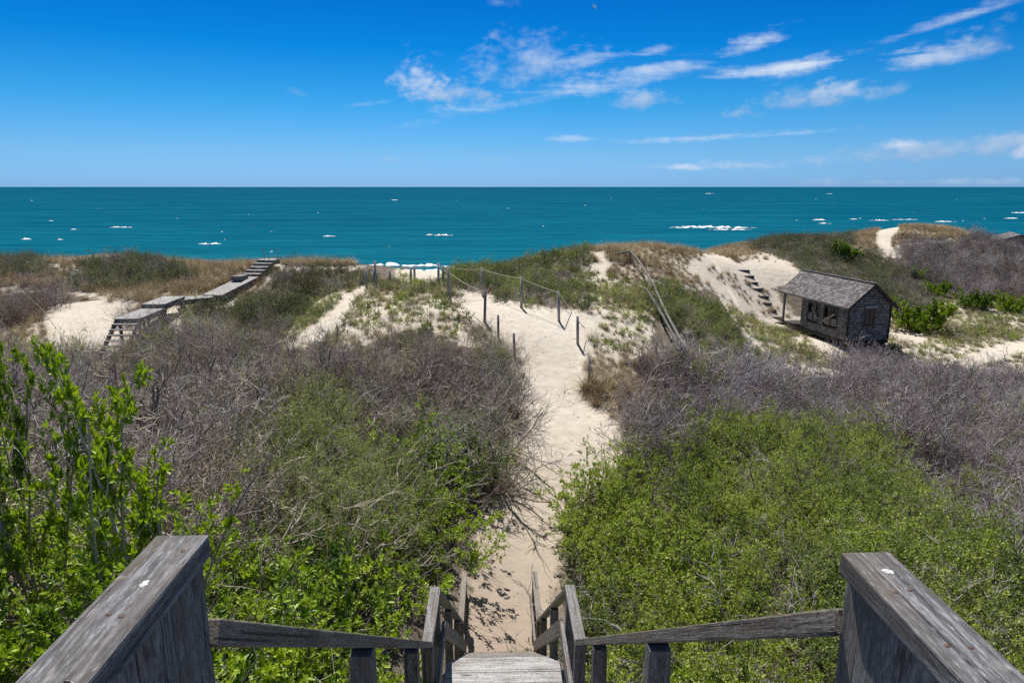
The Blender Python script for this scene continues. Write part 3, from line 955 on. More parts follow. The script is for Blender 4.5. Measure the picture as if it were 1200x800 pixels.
flush('G', 'dune_grass', 'dry tan and green beach grass in tufts over the sandy dunes', 'grass')

# ----------------------------------------------------------------- shrubs that stand out: things
SHRUBS = {}


def shrub_kind(key, P, mw, ml):
    SHRUBS.setdefault(key, []).append((stem_mesh(P, 'stem', mw), leaf_mesh(P, 'foliage', ml)))


for s in range(4):
    P = shrub(400 + s, h=1.05, stems=7, kids=(5, 4, 2), r=.012, spread=.66, ratio=.50, up=.10, rmin=.003)
    P.leafing(11, .056, .42, .42, .9, .15)
    shrub_kind('broad', P, M_TWIGD if s else M_TWIG, M_LEAF)
for s in range(4):
    P = shrub(420 + s, h=.95, stems=8, kids=(6, 4, 2), r=.011, spread=.70, ratio=.50, up=.08, rmin=.003)
    P.leafing(12, .042, .46, .42, .88, .10)
    shrub_kind('fine', P, M_TWIGD if s else M_TWIG, M_LEAFF)
for s in range(2):
    P = shrub(440 + s, h=.85, stems=10, kids=(7, 5, 3), r=.010, spread=.9, ratio=.46, up=.06)
    P.leafing(12, .062, .5, .6, 1, -1)
    shrub_kind('round', P, M_TWIGD, M_LEAF)
P = shrub(450, h=1.0, stems=10, kids=(7, 5, 3), r=.012, spread=.9, ratio=.46, up=.06)
P.leafing(5, .035, .35, .9, 1, -1)
shrub_kind('juniper', P, M_TWIGD, M_LEAFR)
P = shrub(451, h=.9, stems=12, kids=(7, 5, 3), r=.010, spread=.95, ratio=.46, up=.05)
P.leafing(3, .03, .4, .9, .7, -1)
shrub_kind('dome', P, M_TWIGD, M_LEAFD)
P = shrub(452, h=1.9, stems=4, kids=(9, 5, 2), r=.017, spread=.17, ratio=.30, up=.16, up0=.05, rmin=.003)
P.leafing(9, .052, .42, .6, .85, .5)
shrub_kind('tall', P, M_TWIG, M_LEAF)
for s in range(2):
    P = shrub(460 + s, h=1.7, stems=4, kids=(7, 6, 4), r=.034, spread=.55, ratio=.48, wig=.34, up=.06, base=.1)
    SHRUBS.setdefault('gnarled', []).append((stem_mesh(P, 'branch', M_TWIGD if s == 0 else M_TWIG), None))


def plant(name, key, i, loc, s, rz, label, cat='shrub', group=None, sz=None):
    e = empty(name, tuple(loc), rz)
    e.scale = (s, s, sz if sz else s)
    st, lf = SHRUBS[key][i % len(SHRUBS[key])]
    link('stem', st, e)
    if lf is not None: link('foliage', lf, e)
    tag(e, label, cat, group)
    return e


rr = random.Random(5)
# broad-leaved shrubs, left of the stairs
Pn = grow(['leafy'], .80, 1.15, -12, 1, 1.2, 16, 51, near=2.6, m=.66, sm=.70)
print('leafy left', len(Pn))
for i, p in enumerate(Pn):
    plant('leafy_shrub', 'broad', i + rr.randint(0, 3), p, rr.uniform(.7, 1.25) * (1 + .2 * float(wob(p[0], p[1], 1.1))), rr.uniform(0, 6.28), 'bright green broad-leaved shrub in the thicket beside the stairs on their left', 'shrub', 'green shrubs left of the stairs')
Pn = grow(['fine'], .72, 1.1, .5, 14, 3, 19, 52, near=4.5, m=.66, sm=.50)
print('fine right', len(Pn))
for i, p in enumerate(Pn):
    plant('leafy_shrub', 'fine', i + rr.randint(0, 3), p, rr.uniform(.65, 1.25) * (1 + .25 * float(wob(p[0], p[1], 1.1))), rr.uniform(0, 6.28), 'light green small-leaved shrub in the bank right of the stairs and path', 'shrub', 'green shrubs right of the stairs')

for px, py, key, s, nm, lab in [
        (1080, 386, 'round', 1.9, 'round_shrub', 'large rounded bright green bush just right of the shingled hut'),
        (1110, 446, 'round', 0.8, 'round_shrub', 'small bright green bush at the end of the sandy trail right of the hut'),
        (988, 303, 'round', 1.5, 'round_shrub', 'bright green bush on the hillside above the hut, left of the knoll trail'),
        (1076, 326, 'round', 0.9, 'round_shrub', 'small dull green bush on the slope below the end of the knoll trail'),
        (1098, 346, 'round', 1.1, 'round_shrub', 'green bush behind and above the large one beside the hut'),
        (1142, 362, 'round', 1.3, 'round_shrub', 'dark-shaded green bush on the valley slope, left one of two near the photo edge'),
        (1188, 366, 'round', 1.4, 'round_shrub', 'wide green bush on the valley slope at the right photo edge'),
        (1048, 412, 'round', 0.45, 'round_shrub', 'little green bush in front of the gable corner of the hut'),
        (362, 345, 'juniper', 1.2, 'juniper_bush', 'dark rust-green juniper on the dune right of the boardwalk'),
        (618, 300, 'dome', 1.3, 'dome_shrub', 'dark dome of shrub on the dune crest above the rope posts, left one'),
        (647, 296, 'dome', 1.5, 'dome_shrub', 'dark grey dome of shrub on the dune crest above the rope posts, highest one'),
        (146, 306, 'dome', 1.6, 'dome_shrub', 'dark rounded shrub mound on the left dune against the sea'),
        (500, 392, 'round', .35, 'round_shrub', 'small green sprouting bush on top of the mound left of the path'),
        (842, 468, 'round', .5, 'round_shrub', 'little dark green bush alone in the purplish thicket below the driftwood rail')]:
    p, d = hit(px, py)
    plant(nm, key, 0, p, s, px * .7, lab, sz=s * (.55 if key == 'dome' else 1.2))
TALL_H = max(v.co.z for v in SHRUBS['tall'][0][1].vertices)
for px, top, d, rz, lab in ((108, 392, 5.9, 1.0, 'tall upright leafy shrub rising above the bare thicket at left'),
                            (160, 500, 6.3, 2.2, 'smaller upright leafy shrub just right of the tallest one at left'),
                            (-6, 392, 5.6, 3.0, 'narrow leafy upright shrub at the left photo edge')):
    tp = at(px, top, d)
    gz_ = float(ground(tp[0], tp[1]))
    s_ = (tp[2] - gz_) / TALL_H
    plant('tall_shrub', 'tall', 0, (tp[0], tp[1], gz_), min(s_, 1.25) if px > 0 else .7, rz, lab, sz=s_)
for px, py, d, i, s, lab in [(405, 520, 14.0, 0, 1.0, 'dark-trunked leafless shrub in the middle of the left thicket'),
                             (270, 560, 9.5, 1, .95, 'silver-limbed leafless shrub leaning left in the near thicket'),
                             (520, 510, 16.5, 1, 1.0, 'pale-branched leafless shrub close to the left edge of the path'),
                             (1130, 560, 14.5, 1, 1.0, 'pale tangled leafless shrub at the right end of the green bank'),
                             (330, 470, 15.0, 0, .85, 'dark forked leafless shrub left of the dark-trunked one in the left thicket'),
                             (500, 470, 18.5, 0, .95, 'upright dark leafless shrub below the mound left of the path'),
                             (548, 540, 15.5, 1, .7, 'pale low-branching shrub whose twigs lean out over the left path edge'),
                             (140, 560, 9.0, 0, .8, 'dark twisted leafless shrub right of the tall leafy shrub at left'),
                             (205, 470, 12.5, 1, .9, 'silvery leafless shrub in the thicket below the boardwalk steps'),
                             (60, 500, 9.0, 1, .8, 'pale leafless shrub with crossing limbs near the left photo edge'),
                             (1010, 520, 17.0, 0, .85, 'dark leafless shrub in the purplish thicket above the right railing'),
                             (880, 470, 20.5, 1, .8, 'silvery leafless shrub in the purplish thicket below the hut'),
                             (770, 500, 19.5, 0, .9, 'dark-stemmed leafless shrub at the right edge of the path')]:
    p = at(px, py, d); p[2] = ground(p[0], p[1])
    e = empty('bare_shrub', tuple(p), px * .3); e.scale = (s, s, s)
    st, _ = SHRUBS['gnarled'][i]
    link('branch', st, e); tag(e, lab, 'shrub')


DB = Plant(77)
for k in range(190):
    y_ = DB.r.uniform(10.2, 31); x_ = DB.r.uniform(-2.5, 4)
    p_ = Vector((x_, y_, float(ground(x_, y_)) + .012))
    if not bool(sand_mask(np.array([x_]), np.array([y_]), np.array([p_.z]))[0]): continue
    a_ = DB.r.uniform(0, 6.28); L_ = DB.r.uniform(.04, .16) if k > 14 else DB.r.uniform(.35, .7)
    d_ = Vector((math.cos(a_), math.sin(a_), 0)); n_ = Vector((-d_.y, d_.x, 0))
    c_ = DB.r.uniform(-.25, .25)
    pts = [p_ + d_ * L_ * f + n_ * L_ * c_ * 4 * f * (1 - f) for f in (0, .33, .66, 1)]
    DB.tube(pts, [.006, .006, .005, .003], 4)
tag(link('path_debris', mesh_np('path_debris', DB.v, quads=DB.q, mats=[M_TWIGD])), 'small broken twigs littering the pale sand path', 'debris', None, 'stuff')

# ----------------------------------------------------------------- carpentry
def bm_box(sx, sy, sz, bev=.004, rng=None, wob_=0.0):
    """box mesh centred at origin, long axis X, with softened edges"""
    import bmesh
    bm = bmesh.new()
    bmesh.ops.create_cube(bm, size=1.0)
    for v in bm.verts: v.co = Vector((v.co.x * sx, v.co.y * sy, v.co.z * sz))
    if bev > 0:
        bmesh.ops.bevel(bm, geom=bm.edges[:], offset=min(bev, .3 * min(sx, sy, sz)), segments=2, affect='EDGES', profile=.6)
    return bm


def board(name, p0, p1, w, th, mat, parent, upv=(0, 0, 1), bev=.004):
    """board from p0 to p1 (local to parent); w = width across, th = thickness along upv"""
    p0 = Vector(p0); p1 = Vector(p1)
    x = p1 - p0; L = x.length; x.normalize()
    y = Vector(upv).cross(x); y.normalize(); z = x.cross(y)
    bm = bm_box(L, w, th, bev)
    me = bpy.data.meshes.new(name); bm.to_mesh(me); bm.free()
    me.materials.append(mat)
    o = link(name, me, parent)
    M = Matrix((x, y, z)).transposed().to_4x4()
    M.translation = (p0 + p1) / 2
    o.matrix_local = M
    return o


ST = empty('staircase', (.060, 0, -1.55), STAIR_ROT)
tag(ST, 'weathered grey wooden stairs with handrails going down to the sand path', 'stairs')
ZO = 1.55     # local z = world z + ZO


def zl(z): return z + ZO


# upper deck
for k in range(19):
    y = -1.55 + k * .145
    board('deck_board', (-.80, y, -.02), (.80, y, -.02), .138, .038, M_WOOD, ST)
for sx in (-1, 1):
    zc = zl(-.582) if sx < 0 else zl(-.632)
    xi = .553
    board('handrail_cap', (sx * (xi + .043), -1.0, zc - .019), (sx * (xi + .043), 1.085, zc - .019), .090, .040, M_WOOD, ST, bev=.005)
    board('post', (sx * (xi + .062), 1.005, -2.6), (sx * (xi + .062), 1.005, zc - .040), .165, .092, M_WOODB, ST, upv=(1, 0, 0))
    board('post', (sx * (xi + .062), -.85, -1.6), (sx * (xi + .062), -.85, zc - .040), .165, .092, M_WOOD, ST, upv=(1, 0, 0))
    # flight 1
    y0, z0, y1, z1 = 1.09, zl(-.775), 4.66, zl(-3.46)
    xr = sx * (xi + .045)
    board('handrail', (xr, y0, z0), (xr, y1, z1), .088, .046, M_WOODT, ST, upv=(0, .6, .8))
    for y in (2.42, 3.80):
        zz = z0 + (z1 - z0) * (y - y0) / (y1 - y0)
        board('post', (xr, y, zz - 1.3), (xr, y, zz - .035), .088, .088, M_WOODB, ST, upv=(1, 0, 0))
    board('stringer', (sx * .56, 1.1, -.25), (sx * .56, 4.7, zl(-4.36) - .22), .04, .26, M_WOOD, ST)
    zm = .52
    board('mid_rail', (sx * (xi - .018), 1.1, z0 - zm), (sx * (xi - .018), y1, z1 - zm), .036, .13, M_WOODB, ST)
    # landing 1
    zc1 = zl(-3.463)
    board('handrail_cap', (sx * (xi + .045), 4.62, zc1 - .019), (sx * (xi + .045), 5.46, zc1 - .019), .090, .038, M_WOODB, ST)
    for y in (4.74, 5.38):
        board('post', (sx * (xi + .05), y, zl(-6.9)), (sx * (xi + .05), y, zc1 - .04), .088, .088, M_WOODB, ST, upv=(1, 0, 0))
    board('mid_rail', (sx * (xi - .018), 4.66, zc1 - .46), (sx * (xi - .018), 5.50, zc1 - .46), .036, .14, M_WOODB, ST)
    # flight 2
    y0, z0, y1, z1 = 5.46, zc1 - .05, 9.15, zl(-6.42)
    board('handrail', (xr, y0, z0), (xr, y1, z1), .088, .040, M_WOODT, ST, upv=(0, .6, .8))
    board('mid_rail', (sx * (xi - .018), 5.50, zc1 - .46), (sx * (xi - .018), y1, z1 - .42), .036, .14, M_WOODT, ST)
    for y in (6.85, 8.35):
        zz = z0 + (z1 - z0) * (y - y0) / (y1 - y0)
        board('post', (xr, y, zz - 1.9), (xr, y, zz - .03), .088, .088, M_WOODB, ST, upv=(1, 0, 0))
    board('stringer', (sx * .56, 5.5, zl(-4.36) - .20), (sx * .56, 9.95, zl(-7.55) - .20), .04, .26, M_WOODB, ST)
    # bottom rails
    zc2 = zl(-6.43)
    board('handrail_cap', (sx * (xi + .045), 9.1, zc2 - .019), (sx * (xi + .045), 10.56, zc2 - .019), .090, .038, M_WOODT, ST)
    for y in (9.25, 10.45):
        board('post', (sx * (xi + .05), y, zl(-8.2)), (sx * (xi + .05), y, zc2 - .04), .088, .088, M_WOODT, ST, upv=(1, 0, 0))
    board('mid_rail', (sx * (xi - .018), 9.15, zc2 - .45), (sx * (xi - .018), 10.5, zc2 - .45), .036, .14, M_WOODT, ST)
# treads
n1 = 14
for k in range(n1):
    f = (k + .5) / n1
    y = 1.20 + (4.60 - 1.20) * f; z = (zl(-4.36)) * ((k + 1) / (n1 + 0.0))
    if k < n1 - 1: board('tread', (-.535, y, z - .02), (.535, y, z - .02), .26, .038, M_WOODB, ST)
for k in range(7):
    y = 4.62 + .07 + k * .142
    board('landing_board', (-.535, y, zl(-4.36) - .019), (.535, y, zl(-4.36) - .019), .136, .038, M_WOODP, ST)
n2_ = 16
for k in range(1, n2_ + 1):
    f = k / n2_
    y = 5.58 + (9.95 - 5.58) * (f - .5 / n2_); z = zl(-4.36) + (zl(-7.55) - zl(-4.36)) * f
    board('tread', (-.535, y + .02, z - .019), (.535, y + .02, z - .019), .285, .038, M_WOODP if k < 6 else M_WOODB if k < 11 else M_WOODT, ST)


def blob(name, loc, rx, ry, rz, mat, parent, rot=0):
    import bmesh
    bm = bmesh.new()
    bmesh.ops.create_uvsphere(bm, u_segments=48, v_segments=10, radius=1)
    rb = random.Random(int(abs(loc[0] * 991 + loc[1] * 577)))
    ph = [rb.uniform(0, 6) for _ in range(3)]
    for v in bm.verts:
        a_ = math.atan2(v.co.y, v.co.x); k_ = 1 + .18 * math.sin(2 * a_ + ph[0]) + .12 * math.sin(5 * a_ + ph[1])
        v.co = Vector((v.co.x * rx * k_, v.co.y * ry * k_, v.co.z * rz))
    me = bpy.data.meshes.new(name); bm.to_mesh(me); bm.free(); me.materials.append(mat)
    for p_ in me.polygons: p_.use_smooth = True
    o = link(name, me, parent, loc); o.rotation_euler = (0, 0, rot)
    return o


blob('bird_dropping', (-.588, .935, zl(-.582) + .0012), .006, .010, .0014, M_DROP, ST, .3)
blob('bird_dropping', (-.573, .72, zl(-.582) + .0012), .007, .009, .0014, M_DROP, ST, .9)
blob('knot_hole', (-.573, .722, zl(-.582) + .003), .004, .006, .0016, M_HOLE, ST, .9)
blob('bird_dropping', (.600, 1.02, zl(-.632) + .0012), .008, .009, .0014, M_DROP, ST, 0)
for x, y in ((-.60, .86), (-.58, .855), (-.572, 1.03), (.578, .96), (.604, .965), (.576, .83), (.606, .825)):
    blob('nail_head', (x, y, zl(-.582 if x < 0 else -.632) + .001), .0038, .0038, .0016, M_NAIL, ST)

# ----------------------------------------------------------------- boardwalk on the left dune
BW = empty('boardwalk', (BWP[0][0], BWP[0][1], -4.9))
tag(BW, 'weathered pale grey plank boardwalk crossing the left dune toward the sea', 'boardwalk')
W2 = .47


def deck(q0, q1, z0, z1, fascia=.20):
    """planked run between two plan points (world), heights relative to the root"""
    a_ = Vector((q0[0] - BWP[0][0], q0[1] - BWP[0][1], z0)); b_ = Vector((q1[0] - BWP[0][0], q1[1] - BWP[0][1], z1))
    f_ = (b_ - a_); L_ = f_.length; f_.normalize()
    sd_ = Vector((f_.y, -f_.x, 0)).normalized()
    n = max(1, int(round(L_ / .15)))
    for k in range(n):
        c_ = a_ + f_ * (L_ * (k + .5) / n)
        board('plank', c_ - sd_ * W2, c_ + sd_ * W2, L_ / n - .008, .04, M_WOODP, BW, upv=f_.cross(sd_) * -1)
    for sx in (-1, 1):
        dz = Vector((0, 0, -.025 - fascia / 2))
        board('side_beam', a_ + sd_ * sx * (W2 - .03) + dz, b_ + sd_ * sx * (W2 - .03) + dz, .04, fascia, M_WOOD, BW)
    dz = Vector((0, 0, -.028 - fascia / 2)) + f_ * .025
    board('end_beam', a_ - sd_ * (W2 - .06) + dz, a_ + sd_ * (W2 - .06) + dz, .04, fascia - .01, M_WOODB, BW)
    for d_ in (.2, L_ - .2):
        for sx in (-1, 1):
            c_ = a_ + f_ * d_ + sd_ * sx * (W2 - .11)
            g_ = float(ground(c_.x + BWP[0][0], c_.y + BWP[0][1])) + 4.9
            if c_.z - .2 > g_ and L_ > .8: board('leg', (c_.x, c_.y, g_ - .3), (c_.x, c_.y, c_.z - .04), .09, .09, M_WOODD, BW, upv=(1, 0, 0))


def lerp2(a_, b_, f): return a_ + (b_ - a_) * f


mid = lerp2(BWP[0], BWP[1], .52)
deck(BWP[0], mid, 0, 0)
deck(mid, BWP[1], .17, .17)
deck(lerp2(BWP[1], BWP[2], .10), BWP[2], .04, .06)
rs0, rs1 = BWP[2], lerp2(BWP[2], BWP[3], .60)
deck(rs0, rs1, .10, .52)
bx_ = lerp2(rs0, rs1, .80) - BWP[0]
board('box_step', (bx_[0] - .42, bx_[1], .56), (bx_[0] + .10, bx_[1] - .05, .56), .75, .22, M_WOODB, BW)
for k in range(4):
    deck(lerp2(BWP[2], BWP[3], .60 + k * .07), lerp2(BWP[2], BWP[3], .67 + k * .07), .64 + k * .13, .64 + k * .13, .14)
deck(lerp2(BWP[2], BWP[3], .88), BWP[3], 1.17, 1.17)
for k in range(6):
    y = -.14 - k * .20; z = -.17 * (k + 1)
    board('step', (-W2, y, z), (W2, y, z), .2, .045, M_WOODP, BW)
for sx in (-1, 1):
    board('stringer', (sx * (W2 - .03), 0, -.16), (sx * (W2 - .03), -1.35, -1.25), .04, .2, M_WOOD, BW)
tp_ = BWP[3] - BWP[0]
for x in (-.35, .35):
    board('marker_post', (tp_[0] + x, tp_[1] - .1, 1.1), (tp_[0] + x, tp_[1] - .1, 1.75), .035, .035, M_WOODP, BW, upv=(1, 0, 0))

# ----------------------------------------------------------------- rope posts and ropes
POSTS = [(429.5, 317, 337, 'slim weathered post on the left dune top, first of the far left cluster'),
         (437, 318, 335, 'leaning weathered post in the far left cluster beside the sandy trail'),
         (441, 307, 334, 'tallest weathered post of the far left cluster beside the sandy trail'),
         (457, 317, 330, 'short weathered post among dune plants between cluster and beach gap'),
         (482, 314, 332, 'weathered post at the left side of the beach gap, left one of the pair'),
         (486, 312, 330, 'weathered post at the left side of the beach gap, right one of the pair'),
         (514, 310, 336, 'weathered post at the beach gap, leftmost of three beside the path crest'),
         (519.5, 312, 334, 'weathered post at the beach gap, middle one of three beside the path crest'),
         (527, 314, 351, 'stout weathered post at the path crest where both ropes start'),
         (566, 316, 348, 'rope post behind the path, tall pale one above the dark front post'),
         (611, 327, 362, 'rope post in the low plants behind the path, middle of the row'),
         (655, 343, 377, 'rope post at the far right corner of the sandy crest'),
         (568, 342, 378, 'dark rope post on the left edge of the path where the front rope ends'),
         (584, 370, 395, 'short bare post on the left edge of the path below the rope end'),
         (603, 393, 422, 'short bare post nearest the stairs on the left edge of the path'),
         (677, 372, 404, 'pale post on the right edge of the path in low green plants'),
         (690, 418, 448, 'thin post nearest the stairs on the right edge of the path')]
PT = {}
import bmesh
for i, (px, ty, by, lab) in enumerate(POSTS):
    p, d = hit(px, by)
    h = (by - ty) / F * d / (CP - .0) * 1.02
    bm = bmesh.new()
    r0 = .056 if i not in (13, 14, 16) else .045
    res = bmesh.ops.create_cone(bm, cap_ends=True, segments=14, radius1=r0 * 1.05, radius2=r0 * .92, depth=h + .3)
    bmesh.ops.translate(bm, verts=bm.verts[:], vec=(0, 0, (h + .3) / 2 - .3))
    top = [e_ for e_ in bm.edges if all(v.co.z > h - .02 for v in e_.verts)]
    bmesh.ops.bevel(bm, geom=top, offset=.012, segments=2, affect='EDGES')
    for v in bm.verts: v.co.x, v.co.y, v.co.z = v.co.z, v.co.y, -v.co.x     # grain along X
    me = bpy.data.meshes.new('rope_post'); bm.to_mesh(me); bm.free()
    me.materials.append(M_WOODB if i in (12, 13, 14) else M_WOODP)
    for f_ in me.polygons: f_.use_smooth = True
    o = link('rope_post', me)
    o.location = p
    o.rotation_euler = (rr.uniform(-.04, .04), -R(90) + (.12 if i == 1 else rr.uniform(-.04, .04)), 0)
    tag(o, lab, 'post', 'posts along the sand path')
    PT[i] = (Vector(p), h)


def rope(pts, r, sag, label):
    P = Plant(1)
    path = []
    for a_, b_ in zip(pts[:-1], pts[1:]):
        for k in range(10):
            f = k / 10
            q = a_.lerp(b_, f); q.z -= sag * 4 * f * (1 - f) * (b_ - a_).length / 3
            path.append(q)
    path.append(pts[-1])
    P.tube(path, [r] * len(path), 6)
    o = link('rope', mesh_np('rope', P.v, quads=P.q, mats=[M_ROPE], smooth=True))
    tag(o, label, 'rope')


def ptop(i, dz=-.08):
    p, h = PT[i]
    return p + Vector((0, 0, h + dz))


def pw(px, py, i):
    p, h = PT[i]
    d = p.y * CP - p.z * SP
    return Vector(at(px, py, d))


g_end, _ = hit(670, 366)
rope([ptop(8), ptop(9), ptop(10), ptop(11), Vector(g_end) + Vector((0, 0, .03))], .017, .05, 'pale rope strung along the back row of posts behind the path')
rope([ptop(8, -.28), ptop(12, -.10)], .017, .07, 'pale rope hanging slack from the crest post down to the dark front post')
rope([ptop(0), ptop(2, -.2), ptop(4), ptop(6)], .014, .06, 'thin rope joining the far left posts to the beach gap')
e0, _ = hit(684, 396)
rope([ptop(15, -.2), Vector(e0) + Vector((.03, 0, .35)), ptop(16, -.02)], .014, .03, 'rope on the right edge of the path running down to the thin post')

# ----------------------------------------------------------------- driftwood handrail on the right dune
RL = empty('driftwood_rail', tuple(hit(766, 345)[0]))
tag(RL, 'silvery old wooden handrail half buried and running down the right dune', 'handrail')
RO = np.array(RL.location)


def onz(px, py, h):
    p, d = hit(px, py)
    p = p.copy(); p[2] += h
    return Vector(p - RO)


k_ = [onz(722, 309, .55), onz(738, 307, .6), onz(748, 318, .6), onz(765, 345, .55), onz(780, 380, .45), onz(802, 417, .3)]
for a_, b_ in zip(k_[:-1], k_[1:]): board('rail', a_, b_, .10, .09, M_WOODB, RL, bev=.02)
k2 = [onz(757, 350, .5), onz(776, 385, .5), onz(797, 420, .35)]
for a_, b_ in zip(k2[:-1], k2[1:]): board('rail', a_, b_, .10, .09, M_WOOD, RL, bev=.02)
for q in (k_[1], k_[3], k_[4], k2[0], k_[5]):
    board('post', (q.x, q.y, q.z - 1.0), (q.x, q.y, q.z - .02), .09, .09, M_WOODD, RL, upv=(1, 0, 0))

# ----------------------------------------------------------------- steps in the dune beside the hut
a3, _ = hit(871, 318); b3, _ = hit(915, 380)
SX = empty('dune_steps', tuple(b3))
tag(SX, 'dark timber steps climbing the sandy dune face beside the hut porch', 'steps')
for k in range(9):
    f = k / 8
    q = b3 + (a3 - b3) * f
    q[0] += .05 * math.sin(k * 2.1)
    q[2] = float(ground(q[0], q[1]) + ground(q[0], q[1] - .2)) / 2 + .05
    q = Vector(q - np.array(b3))
    hw = .42 + .06 * math.sin(k * 1.7)
    st_ = board('step', q + Vector((-hw, 0, 0)), q + Vector((hw, .06, .02 * math.sin(k * 3.0))), .20, .15, M_WOODD, SX)


# ----------------------------------------------------------------- shingled hut
def shingle_mat(name, a, bcol, c3, row=.13, col=.16, lightspots=.5):
    m, t, b = new_mat(name)
    uv = t.node('ShaderNodeUVMap')
    br = t.node('ShaderNodeTexBrick', {'Scale': 1.0, 'Mortar Size': .012, 'Mortar Smooth': .1, 'Bias': 0.0, 'Brick Width': col, 'Row Height': row, 'Color1': (0, 0, 0, 1), 'Color2': (1, 1, 1, 1), 'Mortar': (0, 0, 0, 1)})
    br.offset = .5
    nz = t.noise(uv.outputs[0], 6.0, 2, .5)
    wob_v = t.node('ShaderNodeVectorMath', operation='ADD')
    t.l.new(uv.outputs[0], wob_v.inputs[0])
    cmb = t.node('ShaderNodeCombineXYZ', {0: t.math('MULTIPLY', nz, .06), 1: t.math('MULTIPLY', nz, .025)})
    t.l.new(cmb.outputs[0], wob_v.inputs[1])
    t.l.new(wob_v.outputs[0], br.inputs['Vector'])
    rnd = br.outputs['Color']
    n = t.noise(uv.outputs[0], 2.2, 4, .6)
    g = t.noise(t.mapping(uv.outputs[0], (60, 6, 1)), 1.0, 3, .6)
    f = t.math('ADD', t.math('MULTIPLY', rnd, .55), t.math('ADD', t.math('MULTIPLY', n, .35), t.math('MULTIPLY', g, .2)))
    c = t.ramp(f, [(.15, a), (.5, bcol), (.92, c3)])
    c = t.mix(t.math('MULTIPLY', br.outputs['Fac'], .85), c, (.012, .011, .011))
    t.l.new(c, b.inputs['Base Color'])
    b.inputs['Roughness'].default_value = .85
    b.inputs['Specular IOR Level'].default_value = .2
    sp = t.node('ShaderNodeSeparateXYZ', {0: wob_v.outputs[0]})
    saw = t.math('FRACT', t.math('DIVIDE', sp.outputs[1], row))
    hg = t.math('ADD', t.math('MULTIPLY', t.math('SUBTRACT', 1.0, saw), 1.0), t.math('ADD', t.math('MULTIPLY', rnd, .35), t.math('MULTIPLY', br.outputs['Fac'], -.6)))
    bp = t.node('ShaderNodeBump', {'Strength': .9, 'Distance': .025, 'Height': hg})
    t.l.new(bp.outputs[0], b.inputs['Normal'])
    return m


M_SHW = shingle_mat('wall_shingles', (.10, .098, .098), (.19, .19, .195), (.36, .36, .37))
M_SHR = shingle_mat('roof_shingles', (.07, .062, .062), (.145, .132, .134), (.30, .28, .28), .16, .19)
M_DARK = simple_mat('hut_dark_boards', (.045, .043, .042), .85, .2, .35, 6)
M_SHUT = wood_mat('shutter_brown', (.05, .035, .028), (.095, .068, .055), (.15, .115, .095))
M_GLASS = simple_mat('dark_pane', (.012, .013, .015), .2, .5, .2, 3)
M_TRIM = wood_mat('hut_trim', (.12, .118, .118), (.22, .218, .22), (.34, .34, .345))
M_SASH = wood_mat('hut_sash', (.025, .024, .024), (.05, .048, .047), (.09, .088, .086))
M_DARKIN = simple_mat('hut_inside', (.03, .028, .026), .9, .1, .3, 4)

HL, HW, HH, HR = 5.95, 2.5, 2.0, 1.06
PORCH = 1.85
HUT = empty('beach_hut', tuple(HUT_O), math.atan2(HUT_U[1], HUT_U[0]))
# local: +x along the long front wall away from the gable, -y = across the gable (away from the front wall)
tag(HUT, 'small weathered grey shingled hut with open porch and boarded windows in the dune valley', 'hut')


def panel(name, quads_, mat, parent, th=0.0):
    """closed slab from planar polygons with metre UVs; quads_ = [(poly, normal)]"""
    v, faces, uvs = [], [], []
    for poly in quads_:
        b0 = len(v)
        P_ = [Vector(q) for q in poly]
        n = (P_[1] - P_[0]).cross(P_[2] - P_[0]).normalized()
        hx = Vector((0, 0, 1)).cross(n)
        if hx.length < .1: hx = Vector((1, 0, 0))
        hx.normalize(); vyv = n.cross(hx)
        for q in P_:
            v.append(tuple(q)); uvs.append((q.dot(hx), q.dot(vyv)))
        faces.append(list(range(b0, len(v))))
    me = bpy.data.meshes.new(name)
    me.from_pydata(v, [], faces)
    ul = me.uv_layers.new(name='UVMap')
    for lp in me.loops: ul.data[lp.index].uv = uvs[lp.vertex_index]
    me.materials.append(mat)
    return link(name, me, parent)


def slab(poly, off):
    """six-sided (or n-gon prism) faces from a polygon and an offset vector"""
    A = [Vector(q) for q in poly]; B = [q + Vector(off) for q in A]
    n = len(A)
    fs = [A, list(reversed(B))]
    for i in range(n):
        j = (i + 1) % n
        fs.append([A[j], A[i], B[i], B[j]])
    # orient outward
    cen = sum(A + B, Vector()) / (2 * n)
    out = []
    for f in fs:
        nn = (f[1] - f[0]).cross(f[2] - f[0])
        fc = sum(f, Vector()) / len(f)
        if nn.dot(fc - cen) < 0: f = list(reversed(f))
        out.append(f)
    return out


T = .09
ZB = 0.10
# gable wall facing the camera (x = 0 plane)
panel('gable_wall', slab([(0, 0, ZB), (0, -HW, ZB), (0, -HW, HH), (0, -HW / 2, HH + HR), (0, 0, HH)], (T, 0, 0)), M_SHW, HUT)
# front wall with two window openings: build as pieces joined in one mesh
X1 = HL - PORCH
wins = [(.85, 2.05, .55, 1.72), (2.50, 3.50, .55, 1.72)]
fs = []
fs += slab([(T, 0, ZB), (X1, 0, ZB), (X1, 0, .55), (T, 0, .55)], (0, -T, 0))
fs += slab([(T, 0, 1.72), (X1, 0, 1.72), (X1, 0, HH), (T, 0, HH)], (0, -T, 0))
for xa, xb in ((T, .85), (2.05, 2.50), (3.50, X1)):
    fs += slab([(xa, 0, .55), (xb, 0, .55), (xb, 0, 1.72), (xa, 0, 1.72)], (0, -T, 0))
panel('front_wall', fs, M_SHW, HUT)
panel('porch_shade_wall', slab([(X1 + .01, -HW + T, ZB), (HL, -HW + T, ZB), (HL, -HW + T, ZB + .8), (X1 + .01, -HW + T, ZB + .8)], (0, -T, 0)), M_DARK, HUT)  # low dark wall added to stand in for the shadow in the porch
